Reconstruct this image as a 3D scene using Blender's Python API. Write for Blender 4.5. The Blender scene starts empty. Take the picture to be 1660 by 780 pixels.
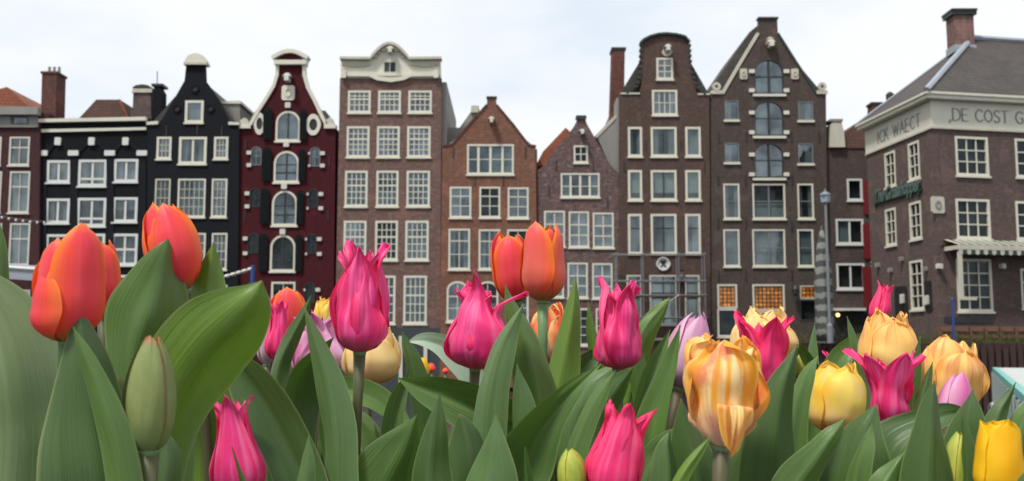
import bpy, math, random
from mathutils import Vector, Matrix, noise
from mathutils.geometry import tessellate_polygon
R = math.radians
sc = bpy.context.scene
COL = sc.collection

# ---------------------------------------------------------------- camera
FPX, CX, CY = 1600.0, 830.0, 390.0
PITCH = R(6.0)
ZC = 3.0
cam_d = bpy.data.cameras.new('camera')
cam = bpy.data.objects.new('camera', cam_d); COL.objects.link(cam)
cam.location = (0, 0, ZC); cam.rotation_euler = (R(90) + PITCH, 0, 0)
cam_d.sensor_width = 36; cam_d.lens = FPX / 1660 * 36
cam_d.clip_start = 0.05; cam_d.clip_end = 3000
cam_d.dof.use_dof = True; cam_d.dof.focus_distance = 0.80; cam_d.dof.aperture_fstop = 21.0
sc.camera = cam

# ---------------------------------------------------------------- world and sun
SUN_EL, SUN_AZ = R(60), R(222)          # azimuth clockwise from +Y; the sun stands behind the camera to the left
w = bpy.data.worlds.new('World'); sc.world = w; w.use_nodes = True
nt = w.node_tree; nt.nodes.clear()
out = nt.nodes.new('ShaderNodeOutputWorld')
sky = nt.nodes.new('ShaderNodeTexSky'); sky.sky_type = 'NISHITA'; sky.sun_disc = False
sky.sun_elevation = SUN_EL; sky.sun_rotation = SUN_AZ
b1 = nt.nodes.new('ShaderNodeBackground'); b1.inputs[1].default_value = 0.11
nt.links.new(sky.outputs[0], b1.inputs[0])
tc = nt.nodes.new('ShaderNodeTexCoord')
mp = nt.nodes.new('ShaderNodeMapping'); mp.inputs['Scale'].default_value = (1.6, 1.6, 4.2); mp.inputs['Location'].default_value = (3.1, 0.4, 1.7)
nz = nt.nodes.new('ShaderNodeTexNoise'); nz.inputs['Scale'].default_value = 1.5; nz.inputs['Detail'].default_value = 5; nz.inputs['Roughness'].default_value = 0.5
nt.links.new(tc.outputs['Generated'], mp.inputs[0]); nt.links.new(mp.outputs[0], nz.inputs['Vector'])
r1 = nt.nodes.new('ShaderNodeValToRGB')
r1.color_ramp.elements[0].position = 0.36; r1.color_ramp.elements[0].color = (0.77, 0.86, 0.96, 1)
r1.color_ramp.elements[1].position = 0.58; r1.color_ramp.elements[1].color = (0.97, 0.985, 1.0, 1)
nt.links.new(nz.outputs['Fac'], r1.inputs[0])
b2 = nt.nodes.new('ShaderNodeBackground'); b2.inputs[1].default_value = 0.72
nt.links.new(r1.outputs[0], b2.inputs[0])
r2 = nt.nodes.new('ShaderNodeMapRange'); r2.inputs[1].default_value = 0.3; r2.inputs[2].default_value = 0.55; r2.inputs[3].default_value = 0.86; r2.inputs[4].default_value = 0.98
nt.links.new(nz.outputs['Fac'], r2.inputs[0])
mx = nt.nodes.new('ShaderNodeMixShader')
nt.links.new(r2.outputs[0], mx.inputs[0]); nt.links.new(b1.outputs[0], mx.inputs[1]); nt.links.new(b2.outputs[0], mx.inputs[2])
nt.links.new(mx.outputs[0], out.inputs[0])
sd = bpy.data.lights.new('sun', 'SUN'); sd.energy = 2.7; sd.angle = R(8); sd.color = (1, 0.965, 0.91)
so = bpy.data.objects.new('sun', sd); COL.objects.link(so)
sdir = Vector((math.sin(SUN_AZ) * math.cos(SUN_EL), math.cos(SUN_AZ) * math.cos(SUN_EL), math.sin(SUN_EL)))
so.rotation_euler = sdir.to_track_quat('Z', 'Y').to_euler(); so.location = sdir * 30
sc.view_settings.view_transform = 'Standard'; sc.view_settings.look = 'None'
sc.view_settings.exposure = 0.52; sc.view_settings.gamma = 1.0
sc.render.engine = 'CYCLES'
sc.cycles.use_denoising = True
sc.cycles.max_bounces = 6; sc.cycles.transparent_max_bounces = 8
sc.cycles.caustics_reflective = False; sc.cycles.caustics_refractive = False

# ---------------------------------------------------------------- geometry helpers
_cp, _sp = math.cos(PITCH), math.sin(PITCH)
CAM = Vector((0, 0, ZC))
def ray(px, py):
    a = (px - CX) / FPX; b = (CY - py) / FPX
    return Vector((a, _cp - b * _sp, _sp + b * _cp))
def P(px, py, Y):                      # world point of the pixel at distance Y
    d = ray(px, py)
    return CAM + d * (Y / d.y)
def lerp(a, b, t): return a + (b - a) * t
def interp(tab, t):
    if t <= tab[0][0]: return tab[0][1]
    for (a, va), (b, vb) in zip(tab, tab[1:]):
        if t <= b:
            k = (t - a) / (b - a); k = k * k * (3 - 2 * k) * .5 + k * .5
            return va + (vb - va) * k
    return tab[-1][1]

def smooth(tab, t):
    n = len(tab)
    i = 0
    while i < n-2 and t > tab[i+1][0]: i += 1
    def tg(k):
        if k == 0: return (tab[1][1]-tab[0][1])/(tab[1][0]-tab[0][0])
        if k == n-1: return (tab[-1][1]-tab[-2][1])/(tab[-1][0]-tab[-2][0])
        h0 = tab[k][0]-tab[k-1][0]; h1 = tab[k+1][0]-tab[k][0]
        return ((tab[k][1]-tab[k-1][1])/h0*h1+(tab[k+1][1]-tab[k][1])/h1*h0)/(h0+h1)
    h = tab[i+1][0]-tab[i][0]; x = min(1, max(0, (t-tab[i][0])/h))
    return (2*x**3-3*x*x+1)*tab[i][1]+(x**3-2*x*x+x)*h*tg(i)+(-2*x**3+3*x*x)*tab[i+1][1]+(x**3-x*x)*h*tg(i+1)

class MB:
    def __init__(s): s.v = []; s.f = []; s.uv = None; s.sm = False
    def quad(s, a, b, c, d):
        n = len(s.v); s.v += [a, b, c, d]; s.f.append((n, n+1, n+2, n+3))
    def box(s, x0, x1, y0, y1, z0, z1):
        n = len(s.v)
        s.v += [(x0,y0,z0),(x1,y0,z0),(x1,y1,z0),(x0,y1,z0),(x0,y0,z1),(x1,y0,z1),(x1,y1,z1),(x0,y1,z1)]
        for q in ((0,3,2,1),(4,5,6,7),(0,1,5,4),(1,2,6,5),(2,3,7,6),(3,0,4,7)): s.f.append(tuple(n+i for i in q))
        return s
    def prism(s, poly, y0, y1, holes=()):  # poly in (x,z), extruded along y
        loops = [list(poly)] + [list(h) for h in holes]
        flat = [p for l in loops for p in l]
        tris = tessellate_polygon([[Vector((p[0], p[1], 0)) for p in l] for l in loops])
        n = len(s.v); m = len(flat)
        s.v += [(p[0], y0, p[1]) for p in flat] + [(p[0], y1, p[1]) for p in flat]
        for t in tris:
            a, b, c = t
            A, B, C = flat[a], flat[b], flat[c]
            cr = (B[0]-A[0])*(C[1]-A[1]) - (B[1]-A[1])*(C[0]-A[0])
            if cr < 0: a, c = c, a
            s.f.append((n+a, n+b, n+c)); s.f.append((n+m+c, n+m+b, n+m+a))
        k = 0
        for li, l in enumerate(loops):
            ar = sum(l[i][0]*l[(i+1)%len(l)][1] - l[(i+1)%len(l)][0]*l[i][1] for i in range(len(l)))
            for i in range(len(l)):
                a, b = k+i, k+(i+1) % len(l)
                if (ar > 0) == (li == 0): s.f.append((n+b, n+a, n+m+a, n+m+b))
                else: s.f.append((n+a, n+b, n+m+b, n+m+a))
            k += len(l)
        return s
    def tube(s, pts, r, seg=8, cap=True):
        pts = [Vector(p) for p in pts]; n0 = len(s.v)
        rr = r if isinstance(r, (list, tuple)) else [r] * len(pts)
        ref = Vector((0, 0, 1)) if abs((pts[-1]-pts[0]).normalized().z) < .9 else Vector((1, 0, 0))
        for i, p in enumerate(pts):
            t = (pts[min(i+1, len(pts)-1)] - pts[max(i-1, 0)]).normalized()
            a = t.cross(ref).normalized(); b = t.cross(a)
            for k in range(seg):
                g = 2*math.pi*k/seg
                q = p + (a*math.cos(g) + b*math.sin(g)) * rr[i]; s.v.append(tuple(q))
        for i in range(len(pts)-1):
            for k in range(seg):
                a = n0+i*seg+k; b = n0+i*seg+(k+1) % seg
                s.f.append((a, b, b+seg, a+seg))
        if cap:
            s.f.append(tuple(n0+k for k in range(seg))[::-1]); s.f.append(tuple(n0+(len(pts)-1)*seg+k for k in range(seg)))
        return s
    def lathe(s, prof, c=(0, 0, 0), seg=16, fn=None):
        n0 = len(s.v)
        for i, (r, z) in enumerate(prof):
            for k in range(seg):
                g = 2*math.pi*k/seg; q = r * (fn(g, i) if fn else 1)
                s.v.append((c[0]+q*math.cos(g), c[1]+q*math.sin(g), c[2]+z))
        for i in range(len(prof)-1):
            for k in range(seg):
                a = n0+i*seg+k; b = n0+i*seg+(k+1) % seg
                s.f.append((a, b, b+seg, a+seg))
        s.f.append(tuple(n0+k for k in range(seg))[::-1]); s.f.append(tuple(n0+(len(prof)-1)*seg+k for k in range(seg)))
        return s
    def grid(s, rows, uvs=None):
        n0 = len(s.v); nr, nc = len(rows), len(rows[0])
        for r_ in rows: s.v += [tuple(p) for p in r_]
        if uvs is not None:
            s.uv = (s.uv or []) + [q for r_ in uvs for q in r_]
        for i in range(nr-1):
            for j in range(nc-1):
                a = n0+i*nc+j; s.f.append((a, a+1, a+nc+1, a+nc))
        return s
    def build(s, name, mat, parent=None, smooth=None):
        me = bpy.data.meshes.new(name); me.from_pydata(s.v, [], s.f)
        if s.uv:
            l = me.uv_layers.new(name='UVMap')
            for lp in me.loops: l.data[lp.index].uv = s.uv[lp.vertex_index]
        me.materials.append(mat)
        if smooth or (smooth is None and s.sm):
            for p in me.polygons: p.use_smooth = True
        me.update()
        o = bpy.data.objects.new(name, me); COL.objects.link(o)
        if parent: o.parent = parent
        return o

def tag(o, label=None, cat=None, group=None, kind=None):
    if label: o['label'] = label
    if cat: o['category'] = cat
    if group: o['group'] = group
    if kind: o['kind'] = kind
    return o
def empty(name, loc, label, cat, group=None, rz=0):
    o = bpy.data.objects.new(name, None); COL.objects.link(o); o.location = loc; o.rotation_euler = (0, 0, rz)
    o.empty_display_size = .1
    return tag(o, label, cat, group)

# ---------------------------------------------------------------- materials
class NT:
    def __init__(s, name):
        s.m = bpy.data.materials.new(name); s.m.use_nodes = True; s.t = s.m.node_tree; s.t.nodes.clear()
        s.out = s.n('OutputMaterial')
    def n(s, t, **kw):
        x = s.t.nodes.new('ShaderNode' + t)
        for k, v in kw.items(): setattr(x, k, v)
        return x
    def l(s, a, b): s.t.links.new(a, b)
    def set(s, node, **kw):
        for k, v in kw.items():
            k = k.replace('_', ' ')
            i = node.inputs[k]
            if hasattr(v, 'is_output') or isinstance(v, bpy.types.NodeSocket): s.l(v, i)
            else: i.default_value = (v + (1,)) if isinstance(v, tuple) and len(v) == 3 and i.type == 'RGBA' else v
        return node
    def obj(s, mode='Object'): return s.n('TexCoord').outputs[mode]
    def mapping(s, src, scale, loc=(0, 0, 0)):
        m = s.n('Mapping'); s.l(src, m.inputs[0]); m.inputs['Scale'].default_value = scale; m.inputs['Location'].default_value = loc
        return m.outputs[0]
    def noise(s, src, scale, detail=3, rough=.5):
        x = s.n('TexNoise'); s.l(src, x.inputs['Vector']); x.inputs['Scale'].default_value = scale
        x.inputs['Detail'].default_value = detail; x.inputs['Roughness'].default_value = rough
        return x.outputs['Fac']
    def rng(s, src, a, b, c, d):
        x = s.n('MapRange'); s.l(src, x.inputs[0])
        for i, v in enumerate((a, b, c, d)): x.inputs[i+1].default_value = v
        return x.outputs[0]
    def mixc(s, fac, a, b, mode='MIX'):
        x = s.n('Mix', data_type='RGBA', blend_type=mode)
        for sock, v in ((x.inputs[0], fac), (x.inputs[6], a), (x.inputs[7], b)):
            if isinstance(v, bpy.types.NodeSocket): s.l(v, sock)
            elif isinstance(v, tuple): sock.default_value = v + (1,) if len(v) == 3 else v
            else: sock.default_value = v
        return x.outputs[2]
    def math(s, op, a, b=0.0, clamp=False):
        x = s.n('Math', operation=op, use_clamp=clamp)
        for i, v in enumerate((a, b)):
            if isinstance(v, bpy.types.NodeSocket): s.l(v, x.inputs[i])
            else: x.inputs[i].default_value = v
        return x.outputs[0]
    def ramp(s, src, els):
        x = s.n('ValToRGB'); s.l(src, x.inputs[0]); cr = x.color_ramp
        while len(cr.elements) < len(els): cr.elements.new(0.5)
        for e, (p, c) in zip(cr.elements, els): e.position = p; e.color = c + (1,)
        return x.outputs[0]
    def bump(s, h, strength=.3, dist=.01):
        x = s.n('Bump'); x.inputs['Strength'].default_value = strength; x.inputs['Distance'].default_value = dist
        s.l(h, x.inputs['Height']); return x.outputs[0]
    def bsdf(s, color, rough=.7, normal=None, **kw):
        b = s.n('BsdfPrincipled')
        for sock, v in ((b.inputs['Base Color'], color), (b.inputs['Roughness'], rough)):
            if isinstance(v, bpy.types.NodeSocket): s.l(v, sock)
            elif isinstance(v, tuple): sock.default_value = v + (1,)
            else: sock.default_value = v
        if normal: s.l(normal, b.inputs['Normal'])
        for k, v in kw.items(): b.inputs[k.replace('_', ' ')].default_value = v
        return b
    def done(s, sh): s.l(sh.outputs[0], s.out.inputs[0]); return s.m

def brick(name, c1, c2, mortar, blotch=.35, dirt=(.05, .045, .04), whit=0.0):
    n = NT(name); o = n.obj()
    sp = n.n('SeparateXYZ'); n.l(o, sp.inputs[0]); cb = n.n('CombineXYZ')
    n.l(n.math('ADD', sp.outputs[0], sp.outputs[1]), cb.inputs[0]); n.l(sp.outputs[2], cb.inputs[1])
    b = n.n('TexBrick'); n.l(cb.outputs[0], b.inputs['Vector'])
    n.set(b, Color1=c1, Color2=c2, Mortar=mortar, Scale=1.0, Mortar_Size=.008, Brick_Width=.24, Row_Height=.075, Bias=0.0)
    big = n.noise(o, .55, 5, .65); mid = n.noise(n.mapping(o, (3.2, 3.2, 1.2)), 1.3, 5, .7)
    c = n.mixc(n.rng(big, .42, .7, 0, blotch), b.outputs[0], dirt)
    c = n.mixc(n.rng(mid, .5, .8, 0, .35), c, tuple(min(1, x*1.7) for x in c1))
    fine = n.noise(n.mapping(o, (4, 4, 13)), 1.1, 2, .6)
    c = n.mixc(n.rng(fine, .35, .7, .0, .6), c, tuple(x*.5 for x in c2))
    pt = n.noise(n.mapping(o, (1.1, 1.1, 2.6)), 2.2, 4, .8)
    c = n.mixc(n.rng(n.noise(n.mapping(o, (2.0, 2.0, 4.5)), 3.0, 3, .7), .45, .7, 0, .5), c, tuple(x*.55 for x in c2))
    c = n.mixc(n.rng(pt, .5, .68, 0, .6), c, tuple(min(1, x*1.35) for x in mortar))
    stk = n.noise(n.mapping(o, (3.5, 3.5, .28)), 1.4, 4, .7)
    c = n.mixc(n.rng(stk, .5, .72, 0, .5), c, tuple(x*.75 for x in dirt))
    rep = n.noise(n.mapping(o, (.8, .8, .9), (7, 3, 1)), 1.0, 2, .4)
    c = n.mixc(n.rng(rep, .6, .63, 0, .28), c, tuple(min(1, x*1.35) for x in c1))
    if whit:
        wz = n.noise(n.mapping(o, (1.5, 1.5, 3.5)), 2.0, 4, .75)
        c = n.mixc(n.rng(wz, .55, .72, 0, whit), c, (.34, .31, .29))
    return n.done(n.bsdf(c, .88, n.bump(b.outputs['Fac'], -.25, .01), Specular_IOR_Level=.2))

def plaster(name, col, rough=.6, var=.25, scale=2.0, bump=.1, streak=True):
    n = NT(name); o = n.obj()
    a = n.noise(n.mapping(o, (1, 1, .35) if streak else (1, 1, 1)), scale, 6, .7)
    c = n.mixc(n.rng(a, .4, .75, 0, var), col, tuple(x*.55 for x in col))
    return n.done(n.bsdf(c, rough, n.bump(n.noise(o, scale*14, 3), bump, .01)))

def tiles(name, col, alt, pitch=.3):
    n = NT(name); o = n.obj()
    sp = n.n('SeparateXYZ'); n.l(o, sp.inputs[0])
    cb = n.n('CombineXYZ'); n.l(n.math('ADD', sp.outputs[0], n.math('MULTIPLY', sp.outputs[1], .97)), cb.inputs[0]); n.l(sp.outputs[2], cb.inputs[1])
    b = n.n('TexBrick'); n.l(cb.outputs[0], b.inputs['Vector'])
    n.set(b, Color1=col, Color2=alt, Mortar=tuple(x*.4 for x in col), Scale=1.0, Mortar_Size=.02, Brick_Width=pitch, Row_Height=pitch*.75)
    a = n.noise(o, .8, 6, .7)
    c = n.mixc(n.rng(a, .4, .7, 0, .6), b.outputs[0], tuple(x*.5 for x in alt))
    c = n.mixc(n.rng(n.noise(o, 3.1, 5, .7), .55, .75, 0, .35), c, (.12, .12, .08))
    return n.done(n.bsdf(c, .8, n.bump(b.outputs['Fac'], -.5, .03)))

def flat(name, col, rough=.5, metal=0.0, **kw):
    n = NT(name); o = n.obj()
    c = n.mixc(n.rng(n.noise(o, 3.0, 4, .6), .35, .7, 0, .3), col, tuple(x*.7 for x in col))
    return n.done(n.bsdf(c, rough, None, Metallic=metal, **kw))

def emis(name, col, s):
    n = NT(name); e = n.n('Emission'); e.inputs[0].default_value = col + (1,); e.inputs[1].default_value = s
    return n.done(e)

def glass(name, fac, tint=(.75, .8, .8), gl=(.8, .86, .9)):
    n = NT(name); o = n.obj()
    t = n.n('BsdfTransparent'); t.inputs[0].default_value = tint + (1,)
    g = n.n('BsdfGlossy'); g.inputs['Roughness'].default_value = .05; g.inputs[0].default_value = gl + (1,)
    n.l(n.bump(n.noise(o, 1.6, 2), .12, .06), g.inputs['Normal'])
    f = n.rng(n.noise(o, .9, 3), .35, .65, fac*.6, fac*1.3)
    m = n.n('MixShader'); n.l(f, m.inputs[0]); n.l(t.outputs[0], m.inputs[1]); n.l(g.outputs[0], m.inputs[2])
    return n.done(m)

M = {}
M['cream'] = plaster('cream_paint', (.62, .59, .49), .5, .25, 1.2)
M['cream_dirty'] = plaster('weathered_cream_stone', (.50, .47, .38), .7, .5, 1.6)
M['white'] = plaster('white_paint', (.60, .60, .57), .45, .15, 1.2)
M['offwhite'] = plaster('off_white_paint', (.56, .54, .47), .5, .2, 1.2)
M['darkred'] = brick('dark_red_brick', (0.0827, 0.0238, 0.0264), (0.0607, 0.0194, 0.0220), (0.0546, 0.0326, 0.0326), .3)
M['red_wall'] = brick('red_painted_brick', (0.0729, 0.0101, 0.0134), (0.0634, 0.0084, 0.0120), (0.0539, 0.0084, 0.0105), .25, (0.0380, 0.0050, 0.0075))
M['black_wall'] = brick('black_painted_brick', (0.0066, 0.0076, 0.0098), (0.0055, 0.0066, 0.0082), (0.0049, 0.0055, 0.0066), .3, (0.0109, 0.0115, 0.0131))
M['black_wall_b'] = brick('blue_black_painted_brick', (0.0093, 0.0109, 0.0148), (0.0076, 0.0093, 0.0125), (0.0066, 0.0076, 0.0104), .3, (0.0142, 0.0158, 0.0185))
M['brown_brick'] = brick('brown_brick', (0.2042, 0.0986, 0.0766), (0.1390, 0.0730, 0.0607), (0.2112, 0.1654, 0.1452), .4, (0.0986, 0.0730, 0.0660))
M['orange_brick'] = brick('orange_brick', (0.2587, 0.1012, 0.0590), (0.1813, 0.0730, 0.0475), (0.1874, 0.1390, 0.1126), .35, (0.1320, 0.0634, 0.0466))
M['purple_brick'] = brick('purple_brick', (0.1505, 0.0774, 0.0730), (0.0959, 0.0546, 0.0554), (0.2042, 0.1602, 0.1443), .35, (0.0722, 0.0510, 0.0502), whit=.75)
M['umber_brick'] = brick('umber_brick', (0.1220, 0.0665, 0.0531), (0.0863, 0.0507, 0.0419), (0.0998, 0.0776, 0.0665), .45, (0.0554, 0.0444, 0.0380))
M['grey_brick'] = brick('grey_brown_brick', (0.1046, 0.0729, 0.0602), (0.0752, 0.0554, 0.0483), (0.0855, 0.0697, 0.0586), .45, (0.0483, 0.0404, 0.0365))
M['mauve_brick'] = brick('mauve_brick', (0.1419, 0.0919, 0.0817), (0.1029, 0.0720, 0.0648), (0.1208, 0.0949, 0.0852), .35, (0.0787, 0.0601, 0.0535))
M['chim_brick'] = brick('chimney_brick', (.19, .060, .045), (.12, .045, .036), (.10, .07, .06), .5)
M['chim_pink'] = brick('pale_chimney_brick', (.27, .13, .11), (.19, .10, .088), (.2, .15, .13), .4)
M['chim_grey'] = brick('grey_chimney_brick', (.15, .10, .09), (.11, .08, .07), (.14, .12, .11), .4)
M['side_grey'] = plaster('grey_side_render', (.25, .24, .22), .8, .6, 1.0, .2)
M['tile_orange'] = tiles('orange_roof_tiles', (.36, .10, .04), (.25, .075, .04))
M['tile_brown'] = tiles('brown_roof_tiles', (.15, .062, .042), (.10, .05, .038))
M['tile_dark'] = tiles('dark_roof_tiles', (.055, .045, .04), (.04, .035, .032))
M['tile_grey'] = tiles('grey_brown_roof_tiles', (.085, .070, .062), (.062, .053, .048), .26)
M['lead'] = plaster('lead_flashing', (.30, .33, .37), .5, .4, 2, .1)
M['dark_trim'] = flat('dark_trim', (.018, .02, .02), .5)
M['green_trim'] = flat('dark_green_trim', (.012, .035, .028), .4)
M['shutter'] = flat('black_shutter', (.007, .009, .010), .85, Specular_IOR_Level=.15)
M['shutter_red'] = flat('dark_red_shutter', (.15, .008, .012), .5)
M['room_shade'] = flat('painted_room_shade', (.045, .042, .04), .9)  # near-black colour stands in for the darkness of unlit rooms
M['curtain'] = plaster('pale_curtain', (.26, .28, .29), .9, .35, 3.0, .2)
M['blind'] = plaster('cream_blind', (.44, .44, .40), .9, .2, 2.0, .1)
M['amber'] = None
M['glass_sky'] = glass('window_glass_sky', .13)
M['glass_mid'] = glass('window_glass', .075)
M['glass_dim'] = glass('window_glass_dim', .025)
M['bluegrey_base'] = plaster('dark_slate_base', (.035, .04, .045), .6, .3)
M['steel'] = flat('galvanised_steel', (.22, .22, .23), .45, .6)
M['gold'] = flat('gilt', (.45, .33, .12), .4, .3)
M['grey_paint'] = flat('grey_paint', (.17, .18, .19), .6)
M['blue_paint'] = flat('blue_paint', (.02, .05, .22), .45)
M['teal_paint'] = flat('pale_teal_paint', (.20, .48, .44), .4)
M['wood_dark'] = plaster('dark_piling_wood', (.045, .022, .017), .9, .5, 3.0, .5)
M['wood'] = plaster('brown_wood', (.14, .07, .045), .8, .4, 3.0, .4)
M['quay'] = plaster('quay_paving', (.16, .15, .14), .85, .4, 2.0, .3, False)
M['black'] = flat('black_matt', (.01, .01, .01), .6)
M['neon'] = flat('green_sign_letters', (.085, .13, .11), .4)
M['lettering'] = flat('grey_painted_letters', (.20, .20, .19), .6)
M['lamp_glass'] = flat('frosted_lamp_glass', (.26, .31, .37), .3)

def amber():
    n = NT('amber_leaded_glass'); o = n.obj()
    sp = n.n('SeparateXYZ'); n.l(o, sp.inputs[0]); cb = n.n('CombineXYZ'); n.l(sp.outputs[0], cb.inputs[0]); n.l(sp.outputs[2], cb.inputs[1])
    b = n.n('TexBrick', offset=0.0); n.l(cb.outputs[0], b.inputs['Vector'])
    n.set(b, Color1=(.62, .24, .035), Color2=(.36, .12, .02), Mortar=(.02, .012, .01), Scale=1.0, Mortar_Size=.045, Brick_Width=.26, Row_Height=.26, Mortar_Smooth=.2)
    v = n.noise(o, 5, 2)
    c = n.mixc(n.rng(v, .4, .65, 0, .6), b.outputs[0], (.10, .035, .012))
    p = n.bsdf(c, .25); n.l(n.mixc(n.rng(n.noise(o, 1.3, 3, .6), .35, .65, 0, 1), n.mixc(1.0, c, (.25, .2, .2), 'MULTIPLY'), c), p.inputs['Emission Color']); p.inputs['Emission Strength'].default_value = .45
    return n.done(p)
M['amber'] = amber()

def water():
    n = NT('canal_water'); o = n.obj()
    h = n.math('ADD', n.noise(n.mapping(o, (1, 1.6, 1)), .9, 4, .6), n.math('MULTIPLY', n.noise(o, 5.0, 3), .25))
    return n.done(n.bsdf((.018, .026, .022), .06, n.bump(h, .5, .12)))
M['water'] = water()
# ---------------------------------------------------------------- setting
def struct(o): o['kind'] = 'structure'; return o
m = MB(); m.quad((-900, -60, 0), (900, -60, 0), (900, 1500, 0), (-900, 1500, 0)); struct(m.build('water', M['water']))
m = MB(); m.box(-600, 600, 66.5, 1400, -2, .9); struct(m.build('ground', M['quay']))
m = MB(); m.box(-60, 60, -40, 5.2, -2, 1.95); struct(m.build('pavement', M['quay']))

# ---------------------------------------------------------------- houses
def arc_poly(u0, z0, u1, z1, rise, n=12):
    if rise <= 0: return [(u0, z0), (u1, z0), (u1, z1), (u0, z1)]
    zs = z1 - rise; uc = (u0+u1)/2; a = (u1-u0)/2
    return [(u0, z0), (u1, z0)] + [(uc + a*math.cos(math.pi*k/n), zs + rise*math.sin(math.pi*k/n)) for k in range(n+1)]

class Facade:
    def __init__(s, root, origin, yaw=0.0):
        s.root = root; s.o = Vector(origin); s.yaw = yaw
        s.ux = Vector((math.cos(yaw), math.sin(yaw), 0)); s.nn = Vector((-math.sin(yaw), math.cos(yaw), 0))
        s.holes = []
    def uv(s, px, py):
        d = ray(px, py); t = (s.o - CAM).dot(s.nn) / d.dot(s.nn); p = CAM + d*t - s.o
        return (p.dot(s.ux), p.z)
    def uvd(s, px, py, y):                 # the same, on the plane a distance y behind the facade
        d = ray(px, py); o2 = s.o + s.nn*y; t = (o2 - CAM).dot(s.nn) / d.dot(s.nn); p = CAM + d*t - s.o
        return (p.dot(s.ux), p.z)
    def poly(s, pts, y=0.0): return [s.uvd(p[0], p[1], y) for p in pts]
    def add(s, mb, name, mat, parent=None):
        o = mb.build(name, M[mat] if isinstance(mat, str) else mat, parent or s.root)
        if parent is None:
            o.location = s.o - s.root.location; o.rotation_euler = (0, 0, s.yaw)
        return o
    def wall(s, pts, mat, base=.2, thick=.35, name='facade_wall'):
        pl = s.poly(pts)
        l = [p for p in pl]
        l[0] = (l[0][0], base - s.o.z + 0); l[-1] = (l[-1][0], base - s.o.z)
        m = MB().prism(l, 0, thick, s.holes)
        s.l = l
        return s.add(m, name, mat)
    WR = random.Random(11)
    def win(s, x0, y0, x1, y1, cols=2, rows=(.5,), arch=0, fw=.13, mw=.05, g='glass_mid', cur=None, mat='offwhite', sill=1, lab=None, bar=None, barmat=None, y=-.03, pane=None):
        fw *= .86
        if cur is None and g != 'glass_dim' and not pane and s.WR.random() < .45: cur = s.WR.choice(('low', 'left', 'right', 'sides', 'top'))
        if g == 'glass_mid' and s.WR.random() < .25: g = s.WR.choice(('glass_sky', 'glass_dim'))
        xc, yc = (x0+x1)/2, (y0+y1)/2
        u0 = s.uv(x0, yc)[0]; u1 = s.uv(x1, yc)[0]; z1 = s.uv(xc, y0)[1]; z0 = s.uv(xc, y1)[1]
        rise = (u1-u0)*arch
        outer = arc_poly(u0, z0, u1, z1, rise); e = .025
        s.holes.append(arc_poly(u0+e, z0+e, u1-e, z1-e, max(0, rise-e)))
        iu0, iu1, iz0, iz1 = u0+fw, u1-fw, z0+fw, z1-fw; ir = max(0, rise-fw)
        inner = arc_poly(iu0, iz0, iu1, iz1, ir)
        f = MB().prism(outer, y, .12, [inner])
        W, Hh = iu1-iu0, iz1-iz0
        def top(u):
            if ir <= 0: return iz1
            k = abs(u-(iu0+iu1)/2)/(W/2); return iz1-ir+ir*math.sqrt(max(0, 1-k*k))
        b = MB()
        bars = []
        cl = cols if isinstance(cols, (list, tuple)) else [(k+1)/cols for k in range(cols-1)]
        for c in cl: bars.append((iu0+W*c, mw))
        for c, ww in bars: b.box(c-ww/2, c+ww/2, .01, .06, iz0-.01, top(c)+.01)
        for r_ in rows:
            rr, ww = (r_ if isinstance(r_, tuple) else (r_, mw)); zz = iz1-Hh*rr
            hw = W/2
            if ir > 0 and zz > iz1-ir: hw *= math.sqrt(max(0, 1-((zz-(iz1-ir))/ir)**2))
            b.box((iu0+iu1)/2-hw-.01, (iu0+iu1)/2+hw+.01, .003, .063, zz-ww/2, zz+ww/2)
        if barmat is None or not b.v: f.v, f.f = f.v + b.v, f.f + [tuple(i+len(f.v) for i in q) for q in b.f]
        o = s.add(f, 'window', mat)
        if lab: o['label'] = lab
        if barmat and b.v: s.add(b, 'glazing_bar', barmat, o)
        ex = .02
        pn = MB().prism(arc_poly(iu0-ex, iz0-ex, iu1+ex, iz1+ex, ir+ex if ir else 0), .070, .078)
        s.add(pn, 'pane', pane or g, o)
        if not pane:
            s.add(MB().prism(arc_poly(u0+.03, z0+.03, u1-.03, z1-.03, max(0, rise-.03)), .315, .34), 'shade_backing', 'room_shade', o)  # panel close behind the pane, with the room's darkness put into its colour
        if cur:
            c = MB(); kind, mt = cur if isinstance(cur, tuple) else (cur, 'curtain')
            def wav(a, bb, za, zb):
                n = max(6, int((bb-a)/.05)); 
                rows_ = [[(a+(bb-a)*i/n, .17+.015*math.sin(i*1.9), z) for i in range(n+1)] for z in (za, zb)]
                c.grid(rows_)
            zt = iz1+.02 if ir <= 0 else iz1-ir*.25
            if kind == 'full': wav(iu0-.03, iu1+.03, iz0-.02, zt)
            elif kind == 'sides': wav(iu0-.03, iu0+W*.27, iz0-.02, zt); wav(iu1-W*.27, iu1+.03, iz0-.02, zt)
            elif kind == 'low': wav(iu0-.03, iu1+.03, iz0-.02, iz0+Hh*.45)
            elif kind == 'top': wav(iu0-.03, iu1+.03, iz0+Hh*.5, zt)
            elif kind == 'left': wav(iu0-.03, iu0+W*.5, iz0-.02, zt)
            elif kind == 'right': wav(iu0+W*.5, iu1+.03, iz0-.02, zt)
            elif kind == 'most': wav(iu0-.03, iu1+.03, iz0+Hh*.22, zt)
            s.add(c, 'curtain', mt, o)
        if sill:
            s.add(MB().box(u0-.06, u1+.06, -.10, .0, z0-.11, z0-.003), 'sill', mat, o)
        return o
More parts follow.
